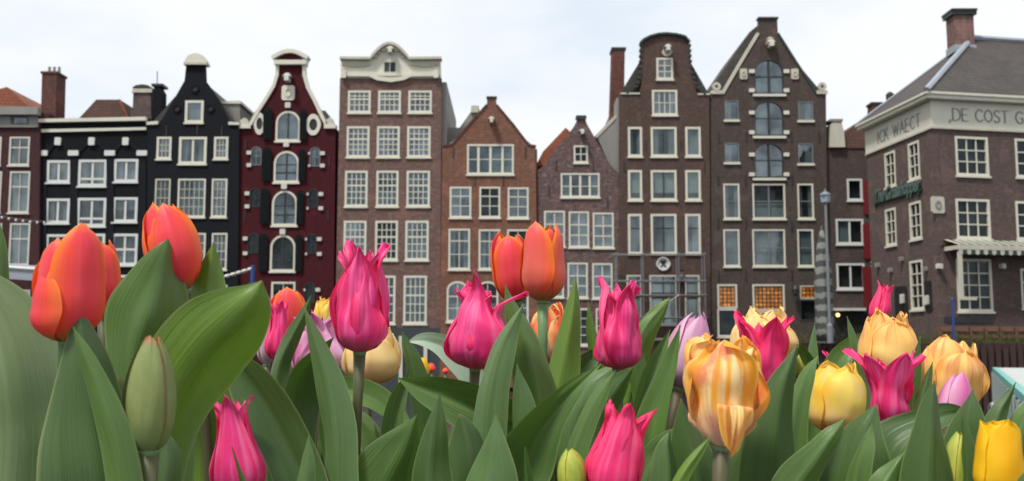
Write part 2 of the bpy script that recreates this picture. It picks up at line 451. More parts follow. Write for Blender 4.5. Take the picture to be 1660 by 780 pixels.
    def block(s, x0, y0, x1, y1, name, mat, proud=.08, back=0.02, parent=None, poly=None):
        xc, yc = (x0+x1)/2, (y0+y1)/2
        u0 = s.uv(x0, yc)[0]; u1 = s.uv(x1, yc)[0]; z1 = s.uv(xc, y0)[1]; z0 = s.uv(xc, y1)[1]
        c = min(u1-u0, z1-z0)*.12
        return s.add(MB().prism([(u0+c, z0), (u1-c, z0), (u1, z0+c), (u1, z1-c), (u1-c, z1), (u0+c, z1), (u0, z1-c), (u0, z0+c)], -proud, back), name, mat, parent)
    def band(s, pts, name, mat, proud=.15, back=.0, parent=None):
        return s.add(MB().prism(s.poly(pts, -proud if proud < -.3 else 0), -proud, back), name, mat, parent)
    def strip(s, pts, wd, name, mat, proud=.12, back=.3, parent=None):   # coping along a polyline in pixels
        pl = s.poly(pts, -proud if proud < -.3 else 0); m = MB()
        L, Rr = [], []
        for i, p in enumerate(pl):
            a = pl[max(i-1, 0)]; b = pl[min(i+1, len(pl)-1)]
            dx, dz = b[0]-a[0], b[1]-a[1]; q = math.hypot(dx, dz) or 1
            L.append((p[0]-dz/q*wd/2, p[1]+dx/q*wd/2)); Rr.append((p[0]+dz/q*wd/2, p[1]-dx/q*wd/2))
        m.prism(L + Rr[::-1], -proud, back)
        return s.add(m, name, mat, parent)
    def ring(s, x0, y0, x1, y1, name, mat, inner=.6, n=20, fill='black', proud=.08):
        xc, yc = (x0+x1)/2, (y0+y1)/2
        u0 = s.uv(x0, yc)[0]; u1 = s.uv(x1, yc)[0]; z1 = s.uv(xc, y0)[1]; z0 = s.uv(xc, y1)[1]
        uc, zc, a, b = (u0+u1)/2, (z0+z1)/2, (u1-u0)/2, (z1-z0)/2
        el = lambda k: [(uc+a*k*math.cos(2*math.pi*i/n)*(1+.05*math.cos(8*math.pi*i/n)*(k > .9)), zc+b*k*math.sin(2*math.pi*i/n)) for i in range(n)]
        o = s.add(MB().prism(el(1), -proud, .02, [el(inner)]), name, mat)
        s.add(MB().prism(el(inner*1.02), -proud*.25, .021), 'pane', fill, o)
        return o
    def body(s, x0, x1, ytop, depth=11, mat='umber_brick', inset=.02, name='side_wall'):
        yb = ytop
        u0 = s.uv(x0, 400)[0]+inset; u1 = s.uv(x1, 400)[0]-inset; z = s.uv((x0+x1)/2, ytop)[1]
        return s.add(MB().box(u0, u1, .352, depth, .15-s.o.z, z), name, mat)
    def roof(s, pts, mat, y0=.36, y1=11, name='roof'):
        return s.add(MB().prism(s.poly(pts, y0), y0, y1), name, mat)
    def hoist(s, px, py, mat='offwhite', size=.22):
        u, z = s.uv(px, py)
        m = MB().box(u-size*.45, u+size*.45, -.75, .05, z-size*.5, z+size*.6)
        m.prism([(u-size, z+size*.62), (u+size, z+size*.62), (u+size*.3, z+size*1.25), (u-size*.3, z+size*1.25)], -.55, .02)
        o = s.add(m, 'hoist_beam', mat)
        h = MB().tube([(u, -.66, z-size*.5), (u, -.66, z-size*.8), (u+.06, -.66, z-size*.95), (u, -.66, z-size*1.1)], .02, 6)
        s.add(h, 'hook', 'dark_trim', o)
        return o
    def anchors(s, pts):
        m_ = 'dark_trim'
        for px, py in pts:
            u, z = s.uv(px, py)
            s.add(MB().box(u-.035, u+.035, -.05, .01, z-.35, z+.35), 'wall_anchor', m_)

def house(name, label, px, Y, yaw=0.0, cat='house', group='gabled houses across the canal'):
    p = P(px, 558, Y)
    root = empty(name, (p.x, p.y, 0), label, cat, group)
    return Facade(root, (p.x, p.y, 0), yaw)
def chimney(f, pts, mat, y0, y1, cap='dark_trim', pots=None, parent=None, name='chimney'):
    pl = f.poly(pts, max(y0, 0))
    o = f.add(MB().prism(pl, y0, y1), name, mat, parent)
    us = [p[0] for p in pl]; zt = max(p[1] for p in pl); tops = [p for p in pl if p[1] > zt-.5]
    a, b = min(t[0] for t in tops), max(t[0] for t in tops)
    f.add(MB().box(a-.08, b+.08, y0-.06, y1+.06, zt-.02, zt+.14), 'chimney_cap', cap, o)
    if pots:
        for k in range(pots):
            uu = a+(b-a)*(k+.5)/pots
            f.add(MB().lathe([(.11, 0), (.13, .05), (.09, .45), (.11, .5)], (uu, (y0+y1)/2, zt+.14), 8), 'chimney_pot', 'side_grey', o)
    return o

# H1: dark red brick house at the far left
f = house('brick_house', 'dark red brick house with pale grey frieze and orange tiled roof, leftmost in the row', 0, 64.7)
for y0, y1 in ((222, 268), (278, 345), (362, 430), (470, 520)):
    f.win(15, y0, 48, y1, 2, ((.36, .09),), g='glass_sky', cur='full' if y0 > 230 else None, mat='side_grey' if 0 else 'offwhite', bar=1)
    f.win(-33, y0, 2, y1, 2, ((.36, .09),), g='glass_sky', cur='sides')
    f.win(-85, y0, -50, y1, 2, ((.36, .09),), g='glass_sky', cur='sides')
f.win(19, 189, 45, 201, 1, (), fw=.07, g='glass_sky', mat='grey_paint', sill=0)
f.win(-30, 189, -4, 201, 1, (), fw=.07, g='glass_sky', mat='grey_paint', sill=0)
f.wall([(-110, 600), (-110, 176), (65, 180), (63, 600)], 'darkred')
f.band([(-108, 207), (62, 207), (63, 202.5), (-108, 202.5)], 'frieze_moulding', 'side_grey', .14)
f.band([(-112, 188), (66, 188), (67, 176), (-112, 172)], 'cornice', 'side_grey', .45)
f.band([(-108, 202), (17, 202), (17, 188.5), (-108, 188.5)], 'frieze', 'side_grey', .05) if 0 else None
for a, b in ((-108, -31.5), (-2.5, 17.5), (46.5, 62)): f.band([(a, 202), (b, 202), (b, 188.5), (a, 188.5)], 'frieze_panel', 'side_grey', .045)
f.body(-110, 65, 182, mat='darkred')
f.roof([(-60, 178), (-30, 152), (11, 141), (54, 179)], 'tile_orange', 1.5, 9)
chimney(f, [(66, 192), (68, 121), (92, 119), (90, 192)], 'chim_brick', 2.0, 3.4, 'chim_brick', 3)
# awning over its ground floor
# H2: wide black house
f = house('black_house', 'wide black house with flat white cornice and white casement windows under black arches', 152, 65.0)
for k, (x0, y0, x1, y1) in enumerate([(76, 260, 114, 296), (127, 259, 173, 302), (185, 258, 224, 295), (74, 322, 113, 362), (125, 321, 172, 367), (183, 320, 223, 360), (74, 380, 112, 424), (125, 379, 170, 426), (181, 379, 223, 430)]):
    f.win(x0, y0, x1, y1, 2, (.5,) if k > 5 else (.78,) if k in (1, 4) else (), fw=.2, mw=.14, g='glass_sky' if k < 3 else 'glass_mid', cur='sides' if k in (0, 1, 2, 3) else ('low' if k == 8 else None), mat='white')
f.win(178, 446, 226, 500, 2, (), fw=.2, mw=.1, mat='white')
f.win(120, 446, 165, 500, 2, (), fw=.2, mw=.1, mat='white')
f.wall([(64, 600), (63, 197), (240, 194), (240, 600)], 'black_wall')
f.band([(63, 200), (239, 197), (239, 191), (62, 194.5)], 'cornice', 'cream', .32)
f.band([(63, 215.5), (238, 211.5), (238, 207), (63, 210.5)], 'cornice_moulding', 'cream', .16)
for x0, x1 in ((80, 112), (129, 172), (187, 222)):   # projecting arch rings over the windows
    arc = [(x0-5+(x1-x0+10)*(k/14), 252-22*math.sin(math.pi*k/14)) for k in range(15)]
    f.strip(arc, .22, 'arch_band', 'black_wall_b', .07, .02)
for x in (70, 120, 179, 231):
    f.band([(x-6, 600), (x+6, 600), (x+6, 253), (x-6, 253)], 'pilaster', 'black_wall_b', .06)
    f.block(x-8.5, 244.5, x+8.5, 253, 'impost_block', 'white', .16)
for x in (95, 149.5, 204.5): f.block(x-5, 223.5, x+5, 236, 'keystone', 'white', .16)
f.body(64, 239, 199, mat='black_wall')
f.roof([(127, 193), (156, 161.5), (194, 161.5), (209, 193)], 'tile_brown', 2.2, 8)
u0, z0 = f.uvd(193, 162, 2.15); u1, z1 = f.uvd(208, 193, 2.15)
f.add(MB().tube([(u0, 2.15, z0+.02), (u1, 2.15, z1)], .09, 6), 'hip_ridge', 'tile_orange')
# brick gable top behind
g2 = chimney(f, [(206, 193), (209, 184), (215, 178), (216, 150), (244, 150), (245, 193)], 'chim_grey', 3.0, 4.2, 'cream_dirty')
f.band([(214, 150), (215, 143.5), (246, 143.5), (246, 150)], 'gable_band', 'cream_dirty', -2.9, 4.3)
f.band([(214, 142), (220, 138), (230, 136.5), (240, 138), (246, 142)], 'gable_cap', 'dark_trim', -2.9, 4.3)
ch = chimney(f, [(246, 197), (247, 148), (252, 139), (257, 139), (262, 148), (261, 197)], 'black_wall', 2.2, 3.2)
u, z = f.uvd(255, 138, 2.7); f.add(MB().tube([(u, 2.7, z), (u-.04, 2.7, z+1.0)], .03, 6), 'flue_pipe', 'dark_trim', ch)

# H3: black gable house
f = house('black_gable_house', 'narrow black gabled house with cream cap on its neck', 312, 64.9)
f.win(300, 163, 330, 199, 1, (), fw=.2, g='glass_sky', mat='cream', cur='full')
f.win(254, 222, 278, 258, 3, (.33, .66), fw=.17, mw=.03, g='glass_mid', mat='cream')
f.win(290, 222, 335, 266, 2, (), fw=.2, mw=.14, g='glass_mid', mat='cream', cur='sides')
f.win(347, 222, 370, 258, 3, (.33, .66), fw=.17, mw=.03, g='glass_mid', mat='cream')
for y0, y1, a in ((290, 352, 0), (378, 437, 0), (462, 520, 0)):
    f.win(251, y0, 276, y1, 3, (.25, (.5, .05), .75), fw=.12, mw=.03, g='glass_mid', mat='cream_dirty')
    f.win(288, y0, 333, y1, 5, (.25, (.5, .05), .75), fw=.13, mw=.03, g='glass_mid', mat='cream', cur='right' if y0 < 300 else None)
    f.win(343, y0, 368, y1, 3, (.25, (.5, .05), .75), fw=.13, mw=.03, g='glass_mid', mat='cream')
f.wall([(238, 600), (239, 201), (258, 199), (264, 191), (282, 161), (299, 131), (302, 102), (332, 102), (333, 131), (356, 163), (372, 198), (388, 201), (385, 600)], 'black_wall_b')
f.band([(300, 102), (301, 98), (306, 91), (314, 87.5), (322, 87.5), (330, 91), (335, 98), (336, 102)], 'gable_cap', 'cream', .16, .5)
f.band([(299, 106), (299, 102.2), (337, 102.2), (337, 106)], 'gable_cap_moulding', 'cream_dirty', .22, .5)
f.band([(238, 203), (238, 198), (257, 197), (257, 202)], 'shoulder_stone', 'cream', .12, .4)
f.band([(371, 203), (371, 198), (389, 199), (388, 203)], 'shoulder_stone', 'cream', .12, .4)
for x, y in ((316, 144), (287, 176), (341, 176)): f.ring(x-6.5, y-7, x+6.5, y+7, 'medallion', 'black_wall', .6)
f.body(240, 386, 205, mat='black_wall'); f.roof([(243, 203), (316, 120), (384, 203)], 'tile_dark')
f.band([(353, 198), (360, 168), (388, 166), (390, 198)], 'dormer', 'side_grey', -1.6, 5)
f.band([(356, 168), (357, 164), (390, 163), (391, 168)], 'dormer_cornice', 'cream', -1.5, 5)
f.anchors([(270, 212), (320, 212), (360, 212)])

# H4: red house
f = house('red_gable_house', 'deep red gabled house with arched windows, black shutters and cream ornaments', 466, 65.1)
for x0, y0, x1, y1, cu in ((447, 180, 487, 229, None), (444, 245, 485, 296, 'full'), (441, 309, 482, 366, 'low'), (438, 381, 479, 440, None)):
    f.win(x0, y0, x1, y1, 2, ((.42, .06), .72) if y0 > 200 else (), arch=.5, fw=.16, mw=.1, g='glass_sky' if y0 < 300 else 'glass_mid' if y0 < 370 else 'glass_dim', mat='cream', barmat='dark_trim', cur=cu)
f.win(439, 457, 478, 540, 2, ((.3, .1),), fw=.15, g='glass_dim', mat='cream')
for x0, y0, x1, y1 in ((407, 238, 424, 268), (502, 239, 519, 270), (405, 305, 422, 336), (500, 306, 516, 337), (402, 378, 419, 411), (497, 379, 513, 412), (400, 455, 417, 490), (494, 458, 510, 492)):
    f.win(x0, y0, x1, y1, 2, (.5,), arch=.45, fw=.06, mw=.05, g='glass_mid' if y0 < 260 else 'glass_dim', mat='grey_paint' if y0 < 260 else 'dark_trim', sill=0)
f.wall([(387, 600), (389, 204), (406, 203), (422, 178), (442, 145), (449, 120), (450, 100), (492, 100), (493, 120), (500, 147), (517, 178), (529, 204), (544, 204), (540, 600)], 'red_wall')
f.strip([(406, 203), (415, 186), (432, 160), (444, 140), (449.5, 122), (450, 103)], .22, 'gable_coping', 'cream')
f.strip([(493, 103), (493.5, 122), (499, 142), (510, 163), (521, 187), (529, 202)], .22, 'gable_coping', 'cream')
f.band([(446, 106), (445, 99), (498, 99), (497, 106)], 'pediment_base', 'cream', .3, .5)
arc = [(442+58*k/14, 99.5-15*math.sin(math.pi*(.08+.84*k/14))) for k in range(15)]
f.strip(arc, .26, 'pediment_arch', 'cream', .32, .5)
f.band([(448, 98.8)]+[(448+46*k/10, 98.8-11*math.sin(math.pi*k/10)) for k in range(1, 10)]+[(494, 98.8)], 'pediment', 'red_wall', .1, .4)
for a, b in ((388, 407), (526, 545)):
    f.band([(a, 209), (a, 203), (b, 203), (b, 209)], 'shoulder_stone', 'cream', .2, .4)
    f.band([(a+3, 202.8), (a+2, 196), (a+8, 191.5), (b-6, 193), (b-2, 202.8)], 'shoulder_scroll', 'cream_dirty', .12, .3)
f.ring(412, 183, 430, 219, 'oval_window', 'cream', .55); f.ring(496, 185, 520, 220, 'oval_window', 'cream', .55)
f.block(457, 139, 478, 163, 'stone_plaque', 'cream', .1)
f.ring(462, 142, 473, 158, 'oval_window', 'cream', .6, proud=.16)
f.hoist(468, 131, 'white', .32)
for x, y in ((467, 171), (464.5, 234), (461, 302.5), (458.5, 376)): f.block(x-4.5, y-4.5, x+4.5, y+4.5, 'keystone', 'offwhite', .14)
for x0, y0, x1, y1 in ((428, 175, 443, 227), (487, 178, 498, 228), (426, 240, 441, 293), (485, 242, 496, 293), (423, 306, 438, 363), (482, 309, 493, 364), (421, 379, 435, 440), (480, 381, 491, 440)):
    xc = (x0+x1)/2; u0 = f.uv(x0, y0)[0]; u1 = f.uv(x1, y0)[0]; za = f.uv(xc, y0)[1]; zb = f.uv(xc, y1)[1]
    mm = MB().prism(arc_poly(0, zb, u1-u0, za, (u1-u0)*.45), -.03, .03)
    for q in range(9):
        zz = zb+.15+(za-zb-.5)*q/8; mm.box(.06, u1-u0-.06, -.05, -.028, zz, zz+.1)
    o = f.add(mm, 'shutter', 'shutter'); o.location = f.o-f.root.location+Vector((u0, -.13, 0))
for side, ys in ((0, ((248, 268), (314, 335), (387, 411))), (1, ((249, 269), (315, 338), (388, 412), (470,)))):
    for i, yy in enumerate(ys):
        for y in yy:
            x = (404-3*i) if side == 0 else (523-2.5*i)
            f.block(x-3.8, y-3, x+3.8, y+3, 'shutter_stone', 'offwhite', .12)
            if side == 1: f.block(x-23, y-2, x-20, y+2, 'shutter_stone', 'offwhite', .1)
f.body(389, 542, 208, mat='red_wall'); f.roof([(392, 206), (470, 115), (540, 206)], 'tile_dark')
f.anchors([(398, 236), (534, 262), (397, 350), (532, 350)])
f.band([(519, 203), (519, 180), (527, 179), (530, 203)], 'dormer', 'side_grey', -2, 4)

# H5: tall brown brick house
f = house('tall_brick_house', 'tall brown brick house with a broad cream arched cornice and fifteen small-paned windows', 633, 64.95)
curs = {0: 'sides', 3: None, 6: 'full', 9: 'left', 14: 'full', 12: 'full', 13: None, 7: 'low'}
k = 0
for (y0, y1, xs) in ((147, 183, ((564, 601), (613, 650), (662, 700))), (205, 255, ((562, 599), (611, 648), (660, 698))), (277, 335, ((559, 596), (610, 646), (659, 697))), (358, 422, ((557, 594), (608, 645), (657, 695))), (447, 525, ((555, 592), (604, 641), (654, 692)))):
    for x0, x1 in xs:
        f.win(x0, y0, x1, y1, 4, (.2, (.4, .11), .6, .8) if y0 > 200 else (.19, (.36, .1), .68), fw=.17, mw=.055, g='glass_sky' if y0 < 270 else 'glass_mid', cur=curs.get(k), mat='cream'); k += 1
f.win(622, 100, 642, 118, 2, (), fw=.06, mw=.05, g='glass_mid', mat='cream_dirty', sill=0); f.holes.pop()
f.wall([(541, 640), (551, 127), (716, 127), (713, 640)], 'brown_brick')
f.band([(540, 531), (714, 531), (714, 640), (540, 640)], 'plinth', 'bluegrey_base', .08)
for x in (585, 650, 690): f.band([(x-3, 545), (x+3, 545), (x+3, 640), (x-3, 640)], 'pilaster', 'offwhite', .2)
# cream cornice gable with arch
arch = [(601+63*k/16, 96-24*math.sin(math.pi*k/16)) for k in range(17)]
hole = [f.uv(622.5, 117.5), f.uv(641.5, 117.5), f.uv(641.5, 100.5), f.uv(622.5, 100.5)]
f.holes = []
pl = f.poly([(552, 127), (553, 96)]+arch+[(714, 96), (715, 127)])
f.add(MB().prism(pl, -.018, .34, [hole]), 'cornice_gable', 'cream')
f.strip([(552, 96), (601, 96.5)]+arch[1:-1]+[(664, 96.5), (716, 96)], .17, 'cornice', 'cream_dirty', .38, .34)
f.strip([(554, 121.5), (600, 122), (612, 128), (634, 131), (654, 128), (667, 122), (713, 121.5)], .28, 'cornice_moulding', 'cream', .2, -.01)
for a, b in ((556, 600), (668, 712)):
    for q in range(6):
        x = a+(b-a)*(q+.5)/6; y = 103+3*math.sin(math.pi*(q+.5)/6)
        f.block(x-4, y-2, x+4, y+3, 'festoon', 'cream_dirty', .14)
for x in (558, 707): f.ring(x-6, 100, x+6, 113, 'rosette', 'cream', .4, 12, 'cream_dirty'); f.block(x-4, 115, x+4, 128, 'corbel', 'cream', .3)
for q in range(7):
    t = math.pi*(q+.5)/7; f.block(633-25*math.cos(t)-3.5, 95-15*math.sin(t)-2, 633-25*math.cos(t)+3.5, 95-15*math.sin(t)+3, 'festoon', 'cream_dirty', .14)
f.hoist(634, 86, 'cream', .26)
f.block(606, 120, 661, 124, 'carved_panel', 'cream', .16)
f.body(548, 722, 131, 12, mat='side_grey'); f.roof([(556, 128), (633, 108), (714, 128)], 'tile_dark', .4, 12)

# H6: orange brick gable
f = house('orange_brick_house', 'orange-red brick gabled house with a small chimney on its peak', 795, 64.85)
f.win(757, 234, 833, 283, [.22, .5, .78], ((.5, .05),), fw=.15, mw=.16, g='glass_mid', cur='right', mat='cream')
for x0, y0, x1, y1, cu in ((729, 303, 764, 353, 'left'), (777, 303, 811, 353, None), (823, 304, 857, 354, 'full'), (727, 371, 762, 437, 'sides'), (776, 372, 811, 437, 'sides'), (822, 372, 857, 438, None)):
    f.win(x0, y0, x1, y1, 2, ((.28, .07), .64), fw=.14, mw=.05, g='glass_mid' if cu else 'glass_dim', cur=cu, mat='cream')
for x0, x1 in ((724, 759), (773, 808), (822, 857)): f.win(x0, 456, x1, 522, 2, ((.36, .08), .68), arch=.42, fw=.15, mw=.05, g='glass_mid', cur='low', mat='cream')
f.wall([(712, 640), (717, 238), (734, 234), (762, 201), (789, 170), (790, 158), (804, 158), (805, 170), (832, 203), (857, 234), (868, 236), (874, 640)], 'orange_brick')
f.strip([(717, 237), (733, 234), (762, 200), (789, 170)], .13, 'gable_coping', 'chim_brick', .06, .4)
f.strip([(805, 170), (832, 202), (857, 235), (869, 237)], .13, 'gable_coping', 'chim_brick', .06, .4)
f.band([(788.5, 159), (788.5, 156.5), (805.5, 156.5), (805.5, 159)], 'peak_cap', 'dark_trim', .08, .5)
f.hoist(797, 199, 'offwhite', .24)
f.body(717, 872, 240, mat='orange_brick'); f.roof([(722, 238), (797, 178), (866, 238)], 'side_grey')
f.band([(708, 236), (709, 207), (745, 207), (770, 172), (776, 172), (777, 182), (770, 200), (740, 236)], 'rear_gable', 'side_grey', -2.2, 6)
f.band([(763, 182), (764, 171), (775, 171), (775, 182)], 'rear_chimney', 'cream_dirty', -1.9, 6.2)
f.anchors([(735, 247), (852, 247), (770, 293), (816, 293)])

# H7: purple brick gable
f = house('purple_brick_house', 'small mottled purple brick gabled house with four-light window, between two taller houses', 938, 65.05)
f.win(930, 236, 953, 264, 2, (.5,), fw=.13, mw=.06, g='glass_dim', mat='cream')
f.win(909, 281, 972, 320, [.23, .5, .77], ((.55, .05),), fw=.13, mw=.14, g='glass_mid', cur='sides', mat='cream')
for x0, y0, x1, y1 in ((882, 342, 916, 400), (922, 343, 955, 401), (961, 345, 995, 402), (881, 425, 914, 482), (920, 426, 953, 483), (960, 427, 993, 484)):
    f.win(x0, y0, x1, y1, 2, ((.36, .08), .68), fw=.13, mw=.07, g='glass_sky', cur='full', mat='cream')
f.win(886, 500, 912, 545, 2, (.33, .66), fw=.12, g='glass_dim', mat='cream')
f.win(926, 500, 956, 560, 2, (.25, .5, .75), fw=.14, g='glass_dim', mat='cream')
f.win(966, 500, 992, 545, 2, (.33, .66), fw=.12, g='glass_dim', mat='cream')
f.wall([(872, 640), (871, 276), (880, 270), (905, 235), (924, 216), (934, 198), (936, 190), (948, 190), (951, 200), (968, 230), (985, 262), (1003, 282), (1006, 640)], 'purple_brick')
f.band([(933, 191), (934, 187.5), (950, 187.5), (951, 191), (947, 194), (937, 194)], 'peak_cap', 'dark_trim', .1, .5)
f.block(928, 575, 936, 586, 'cellar_hatch', 'white', .05)
f.hoist(943, 218, 'white', .2)
f.body(873, 1003, 285, mat='purple_brick'); f.roof([(873, 277), (938, 196), (1003, 285)], 'tile_orange')
f.band([(868, 270), (880, 246), (917, 207), (925, 214), (890, 268)], 'rear_roof', 'tile_orange', -.9, 8)
f.anchors([(890, 310), (902, 268), (962, 272), (985, 330)])

# H8: neck gable house with scaffold
f = house('neck_gable_house', 'brown brick house with a tall rounded neck gable and tall dark red side chimney', 1077, 64.9)
f.win(1064, 94, 1091, 129, 2, (.33, .66), fw=.16, mw=.06, g='glass_mid', mat='cream')
f.win(1057, 146, 1098, 187, 4, (.5,), fw=.16, mw=.05, g='glass_sky', cur='sides', mat='cream')
for y0, y1, cus, gl in ((206, 254, ('sides', 'sides', 'full'), 'glass_mid'), (276, 325, ('most', 'most', 'most'), 'glass_mid'), (347, 412, (None, 'right', 'right'), 'glass_mid')):
    for (x0, x1, c), cu in zip(((1018, 1041, 1), (1055, 1097, 2), (1111, 1136, 1)), cus):
        f.win(x0, y0, x1, y1, c, () if y0 < 340 else (.34,), fw=.17, mw=.07, g=gl, cur=(cu, 'blind') if cu and y0 == 276 else cu, mat='cream', barmat='dark_trim')
for x0, x1, c in ((1016, 1041, 1), (1053, 1098, 2), (1110, 1135, 1)):
    f.win(x0, 446, x1, 526, c, ((.36, .1),), fw=.13, mw=.07, g='glass_mid', cur=('full', 'blind'), mat='offwhite', barmat='dark_trim')
f.wall([(1003, 640), (1004, 152), (1036, 152), (1040, 135), (1041, 68), (1052, 61), (1066, 57), (1080, 56), (1096, 57.5), (1109, 62), (1115, 68), (1117, 110), (1124, 138), (1131, 152), (1150, 153), (1153, 640)], 'umber_brick')
f.strip([(1038, 70), (1043, 65), (1054, 59.5), (1067, 56), (1080, 55), (1096, 56.5), (1110, 60), (1118, 69)], .14, 'gable_cap', 'green_trim', .2, .5)
lc = [(1041, 72), (1040.5, 95), (1039.5, 118), (1034, 138), (1019, 150)]
rc = [(1116, 74), (1117, 95), (1120, 118), (1128, 140), (1140, 152)]
for cc in (lc, rc): f.strip(cc, .2, 'gable_scroll', 'umber_brick', .02, .3)
for cc, sgn in ((lc, -1), (rc, 1)):
    for q in range(11):
        t = q/10*3.999; i = int(t); x = lerp(cc[i][0], cc[i+1][0], t-i); y = lerp(cc[i][1], cc[i+1][1], t-i)
        f.block(x+(sgn*2)-2.2, y-2, x+(sgn*2)+2.2, y+2, 'claw_stone', 'green_trim', .1, .3)
f.hoist(1081, 83, 'white', .26); f.ring(1073, 78, 1089, 92, 'medallion', 'cream_dirty', .5, fill='cream')
f.body(1003, 1151, 156, 12, mat='side_grey'); f.roof([(1005, 152), (1040, 95), (1078, 70), (1116, 95), (1149, 152)], 'tile_dark', .4, 12)
f.strip([(1006, 152), (1037, 152)], .12, 'shoulder_coping', 'cream_dirty', .08, .4); f.strip([(1131, 153), (1151, 153)], .12, 'shoulder_coping', 'cream_dirty', .08, .4)
chimney(f, [(989, 205), (993, 80), (1013, 80), (1011, 205)], 'chim_brick', 2.4, 3.7)
f.band([(968, 222), (1002, 186), (1002, 300)], 'lean_to_wall', 'side_grey', -.75, 3)
f.strip([(966, 222), (1003, 184)], .2, 'lean_to_coping', 'cream_dirty', -.7, 3.1)
sgn = f.ring(1064, 417, 1086, 439, 'round_sign', 'white', .86, 24, 'white', .12)
for ang in (45, 135):
    u, z = f.uv(1075, 428.5); c_, s_ = math.cos(R(ang)), math.sin(R(ang)); L = .26
    f.add(MB().prism([(u-c_*L-s_*.035, z-s_*L+c_*.035), (u-c_*L+s_*.035, z-s_*L-c_*.035), (u+c_*L+s_*.035, z+s_*L-c_*.035), (u+c_*L-s_*.035, z+s_*L+c_*.035)], -.07-.003*(ang > 90), -.02), 'cross_mark', 'black', sgn)
u, z = f.uv(1075, 424.5); f.add(MB().prism([(u-.17, z+.06), (u-.02, z-.14), (u+.02, z-.14), (u+.17, z+.06), (u+.1, z+.13), (u, z+.06), (u-.1, z+.13)], -.10, -.03), 'heart_mark', 'black', sgn)
f.band([(1002, 548), (1152, 548), (1152, 552), (1002, 552)], 'plinth_band', 'cream_dirty', .12)
f.anchors([(1012, 270), (1047, 236), (1104, 236), (1142, 270)])

# H9: grey brown warehouse gable
f = house('warehouse', 'grey-brown brick warehouse with arched central windows and amber glass at street level', 1245, 65.0)
for y0, y1 in ((97, 152), (164, 220), (232, 288)):
    f.win(1223, y0, 1270, y1, [.5], ((.5, .05),), arch=.42, fw=.07, mw=.15, g='glass_sky', mat='dark_trim', cur='low' if y0 != 164 else 'left', sill=0)
    f.block(1220, y1+1, 1274, y1+5, 'loading_sill', 'cream', .14)
    for x in (1218.5, 1274.5):
        f.block(x-4.5, y0+16, x+4.5, y0+22, 'hinge_stone', 'cream', .1); f.block(x-4.5, y1-8, x+4.5, y1-2, 'hinge_stone', 'cream', .1)
for x0, y0, x1, y1 in ((1175, 163, 1197, 194), (1294, 165, 1318, 195), (1175, 232, 1198, 263), (1294, 233, 1318, 265)):
    f.win(x0, y0, x1, y1, 1, (), fw=.06, g='glass_sky', mat='grey_paint', sill=0, cur='right' if x0 > 1200 else 'left'); f.block(x0-2, y1+.5, x1+2, y1+4, 'stone_sill', 'cream', .12)
for y0, y1, cu in ((298, 355, None), (372, 432, 'full')):
    for x0, x1, c in ((1173, 1199, 1), (1220, 1273, 2), (1293, 1319, 1)):
        f.win(x0, y0, x1, y1, c, ((.5, .05),) if y0 < 300 or 1 else (), fw=.12, mw=.08, g='glass_mid', cur=cu, mat='cream', barmat='grey_paint')
f.win(1163, 461, 1195, 500, 1, (), fw=.13, mat='cream', pane='amber', sill=0, lab='amber leaded glass window'); f.win(1163, 500.6, 1195, 546, 1, (), fw=.13, mat='cream', g='glass_dim')
f.win(1220, 461, 1272, 504, 1, (), fw=.13, mat='cream', pane='amber', sill=0, lab='wide amber leaded glass window'); f.win(1220, 504.6, 1272, 546, 2, (), fw=.13, mat='cream', g='glass_dim')
f.win(1297, 463, 1326, 485, 1, (), fw=.1, mat='cream_dirty', pane='amber', sill=0, lab='amber fanlight over the door'); f.win(1297, 485.6, 1326, 520, 1, (), fw=.1, mat='bluegrey_base', g='glass_dim', sill=0)
f.wall([(1153, 640), (1152, 153), (1170, 152), (1199, 102), (1229, 54), (1230, 30), (1260, 30), (1261, 54), (1290, 100), (1324, 152), (1339, 154), (1344, 640)], 'grey_brick')
f.band([(1228.5, 31), (1228.5, 28), (1261.5, 28), (1261.5, 31)], 'peak_cap', 'dark_trim', .1, .5)
f.strip([(1171, 152), (1200, 102), (1229, 54)], .2, 'gable_coping', 'cream_dirty', .07, .4)
f.strip([(1261, 54), (1290, 100), (1325, 153)], .14, 'gable_coping', 'green_trim', .07, .4)
for x in (1161, 1332):
    f.block(x-9, 147, x+9, 153, 'shoulder_stone', 'cream_dirty', .12, .3)
    f.ring(x-7, 134, x+7, 148, 'shoulder_scroll', 'cream_dirty', .4, 14, 'side_grey', .14)
for x in (1205, 1288): f.block(x-6, 112, x+6, 129, 'stone_plaque', 'cream_dirty', .1); f.ring(x-3.5, 115, x+3.5, 125, 'plaque_carving', 'cream_dirty', .5, 10, 'side_grey', .15)
f.hoist(1247, 76, 'cream', .3)
u, z = f.uv(1247, 70); f.add(MB().lathe([(.1, 0), (.3, .1), (.34, .25), (.2, .38), (.3, .5), (.1, .62)], (u, -.25, z-.3), 9), 'carved_ornament', 'cream_dirty')
f.body(1153, 1342, 157, 12, mat='grey_brick')
f.roof([(1158, 153), (1241, 42), (1335, 153)], 'tile_dark', .4, 12)
f.band([(1139, 162), (1148, 150), (1215, 52), (1230, 40), (1230, 60), (1180, 152)], 'rear_roof', 'tile_grey', -.9, 10)
f.anchors([(1165, 222), (1210, 222), (1283, 222), (1328, 222), (1164, 292), (1209, 292), (1284, 292), (1164, 362), (1209, 362), (1284, 366), (1209, 446), (1284, 446), (1165, 446)])
u, z = f.uv(1286, 478); lamp = f.add(MB().box(u-.03, u+.03, -.5, 0, z+.5, z+.56).lathe([(.05, 0), (.2, .1), (.24, .45), (.1, .6), (.03, .7)], (u, -.5, z-.1), 8), 'wall_lantern', 'dark_trim')

